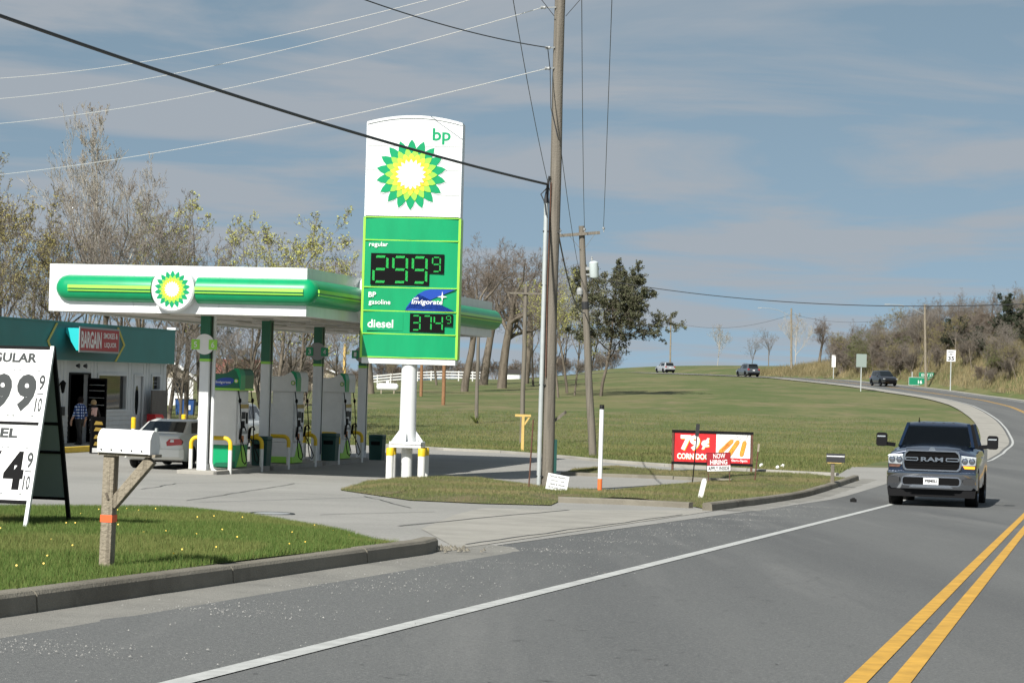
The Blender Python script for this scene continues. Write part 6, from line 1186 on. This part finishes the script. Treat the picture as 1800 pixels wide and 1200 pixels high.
for (px_, d, hh, w_) in ((1664, 275, 4.2, 1.0), (1692, 272, 4.0, 1.2), (1722, 262, 3.6, 1.2), (1768, 262, 6.0, 1.1), (1806, 255, 5.0, 1.0)):
    p = at(px_, 600, d); tree('cedar0', 'dark green cedar on the bank above the far road', px_, 0, d, w_, x=p.x, y=p.y, H=hh, group='cedars on the bank', nm='cedar_tree')
# far woods on the skyline
for i in range(40):
    px_ = 420 + i * 17 + r3.uniform(-8, 8); d = r3.uniform(430, 560); p = at(px_, 600, d); tree(r3.choice(['thick0', 'thick1', 'bare2']), 'distant bare woodland tree on the skyline behind the white fence', px_, 0, d, 1.5, x=p.x, y=p.y, H=r3.uniform(4.5, 7), group='distant woodland on the skyline')
for i in range(17):
    px_ = -60 + i * 40 + r3.uniform(-8, 8); d = r3.uniform(145, 230); p = at(px_, 600, d); tree(r3.choice(['thick0', 'thick1', 'bare2', 'olive0']), 'tangled undergrowth tree behind the store and pumps', px_, 0, d, 1.2, x=p.x, y=p.y, H=r3.uniform(3, 5.5), group='undergrowth behind the store and pumps')
# ------------------------------------------------------------------ things among the trees
fz = lambda x, y: gzs(x, y) - .07
fa = at(640, 672, 330); fb = at(855, 672, 318); t = thing('field_fence', 'white three rail fence running behind the trees', 'fence', (0, 0, 0)); nf = 9
for i in range(nf + 1):
    p = fa.lerp(fb, i / nf); z = fz(p.x, p.y); q = MB(); q.box(p.x - .08, p.x + .08, p.y - .08, p.y + .08, z - .2, z + 1.4); q.build('post', 'fence_white', t)
    if i < nf:
        p2 = fa.lerp(fb, (i + 1) / nf); z2_ = fz(p2.x, p2.y)
        for hh in (.45, .85, 1.25): q = MB(); q.bar((p.x, p.y - .1, z + hh), (p2.x, p2.y - .1, z2_ + hh), .04, .16); q.build('rail', 'fence_white', t)
p = at(681, 691, 215); t = thing('propane_tank', 'white propane tank on the lawn behind the pumps', 'tank', (p.x, p.y, fz(p.x, p.y)), R(4)); L_ = 1.05
prof = [(0, -L_)] + [(.37 * math.sin(a), -L_ + .3 - .3 * math.cos(a)) for a in np.linspace(.2, math.pi / 2, 6)] + [(.37 * math.sin(a), L_ - .3 + .3 * math.cos(a)) for a in np.linspace(math.pi / 2, .2, 6)] + [(0, L_)]
q = MB(); q.lathe(prof, 18, (0, 0, .62), 'x'); q.build('shell', 'white', t, smooth=True)
for s in (-.6, .6): q = MB(); q.box(s - .06, s + .06, -.25, .25, -.1, .32); q.build('foot', 'house_tan', t)
q = MB(); q.lathe([(.14, .95), (.16, 1.15), (.12, 1.2), (0, 1.21)], 10); q.build('valve_hood', 'white', t)
def house(lab, px_, d, W_, D_, hw, hr, wall, roof, rz, extra=None):
    p = at(px_, 600, d); t = thing('house', lab, 'house', (p.x, p.y, fz(p.x, p.y)), rz)
    q = MB(); q.box(-W_ / 2, W_ / 2, 0, D_, -.5, hw); q.build('wall', wall, t)
    q = MB(); q.prism([(-W_ / 2, hw), (W_ / 2, hw), (0, hr)], -.001, .15); q.build('gable', 'house_tan', t)
    for s in (-1, 1): q = MB(); q.add([(s * (W_ / 2 + .4), -.4, hw - .12), (0, -.4, hr + .1), (0, D_ + .4, hr + .1), (s * (W_ / 2 + .4), D_ + .4, hw - .12), (s * (W_ / 2 + .4), -.4, hw - .28), (0, -.4, hr - .06), (0, D_ + .4, hr - .06), (s * (W_ / 2 + .4), D_ + .4, hw - .28)], [(0, 1, 2, 3), (7, 6, 5, 4), (0, 4, 5, 1), (3, 2, 6, 7), (0, 3, 7, 4), (1, 5, 6, 2)]); r_ = q.build('roof', roof, t); q = MB(); q.bar((s * (W_ / 2 + .42), -.42, hw - .2), (0, -.42, hr + .02), .05, .2); q.build('barge_board', 'white', r_)
    for xx in (-W_ / 4, W_ / 4): q = MB(); q.box(xx - .5, xx + .5, -.04, -.003, .9, 2.0); w_ = q.build('window', 'dark_glass', t); q = MB(); q.box(xx - .58, xx + .58, -.06, -.042, .82, .9); q.build('sill', 'white', w_)
    return t
house('low house with a brown red roof seen between the pumps', 530, 290, 8.6, 9, 2.6, 4.0, 'house_tan', 'roof_dark', R(6)); house('long house with a rusty red roof left of the gabled house', 478, 300, 6, 8, 2.5, 4.1, 'house_tan', 'roof_red', R(80))
house('small white house beyond the store corner', 303, 165, 3.2, 6, 2.0, 3.2, 'white', 'roof_grey', R(10))
p = at(326, 712, 150); t = thing('dumpster', 'blue steel dumpster among the trees past the store', 'dumpster', (p.x, p.y, fz(p.x, p.y))); q = MB(); q.loft([[(-.55, -.4, 0), (.55, -.4, 0), (.55, .4, 0), (-.55, .4, 0), (-.55, -.4, 0)], [(-.62, -.5, 1.0), (.62, -.5, 1.0), (.62, .5, 1.0), (-.62, .5, 1.0), (-.62, -.5, 1.0)]]); q.build('body', 'blue_box', t); q = MB(); q.box(-.64, .64, -.52, .52, 1.0, 1.06); q.build('lid', 'black', t); q = MB(); q.box(.1, .4, -.5, -.46, .35, .65); q.build('emblem', 'white', t)
p = at(900, 661, 420); t = thing('far_house', 'white farmhouse roofline just over the hill crest', 'house', (p.x, p.y, fz(p.x, p.y)), R(10)); q = MB(); q.box(-1.4, 1.4, 0, 5, -1, 1.0); q.build('wall', 'white', t); q = MB(); q.prism([(-1.6, 1.0), (1.6, 1.0), (1.4, 1.8), (-1.4, 1.8)], -.2, 5.2); q.build('roof', 'roof_dark', t)
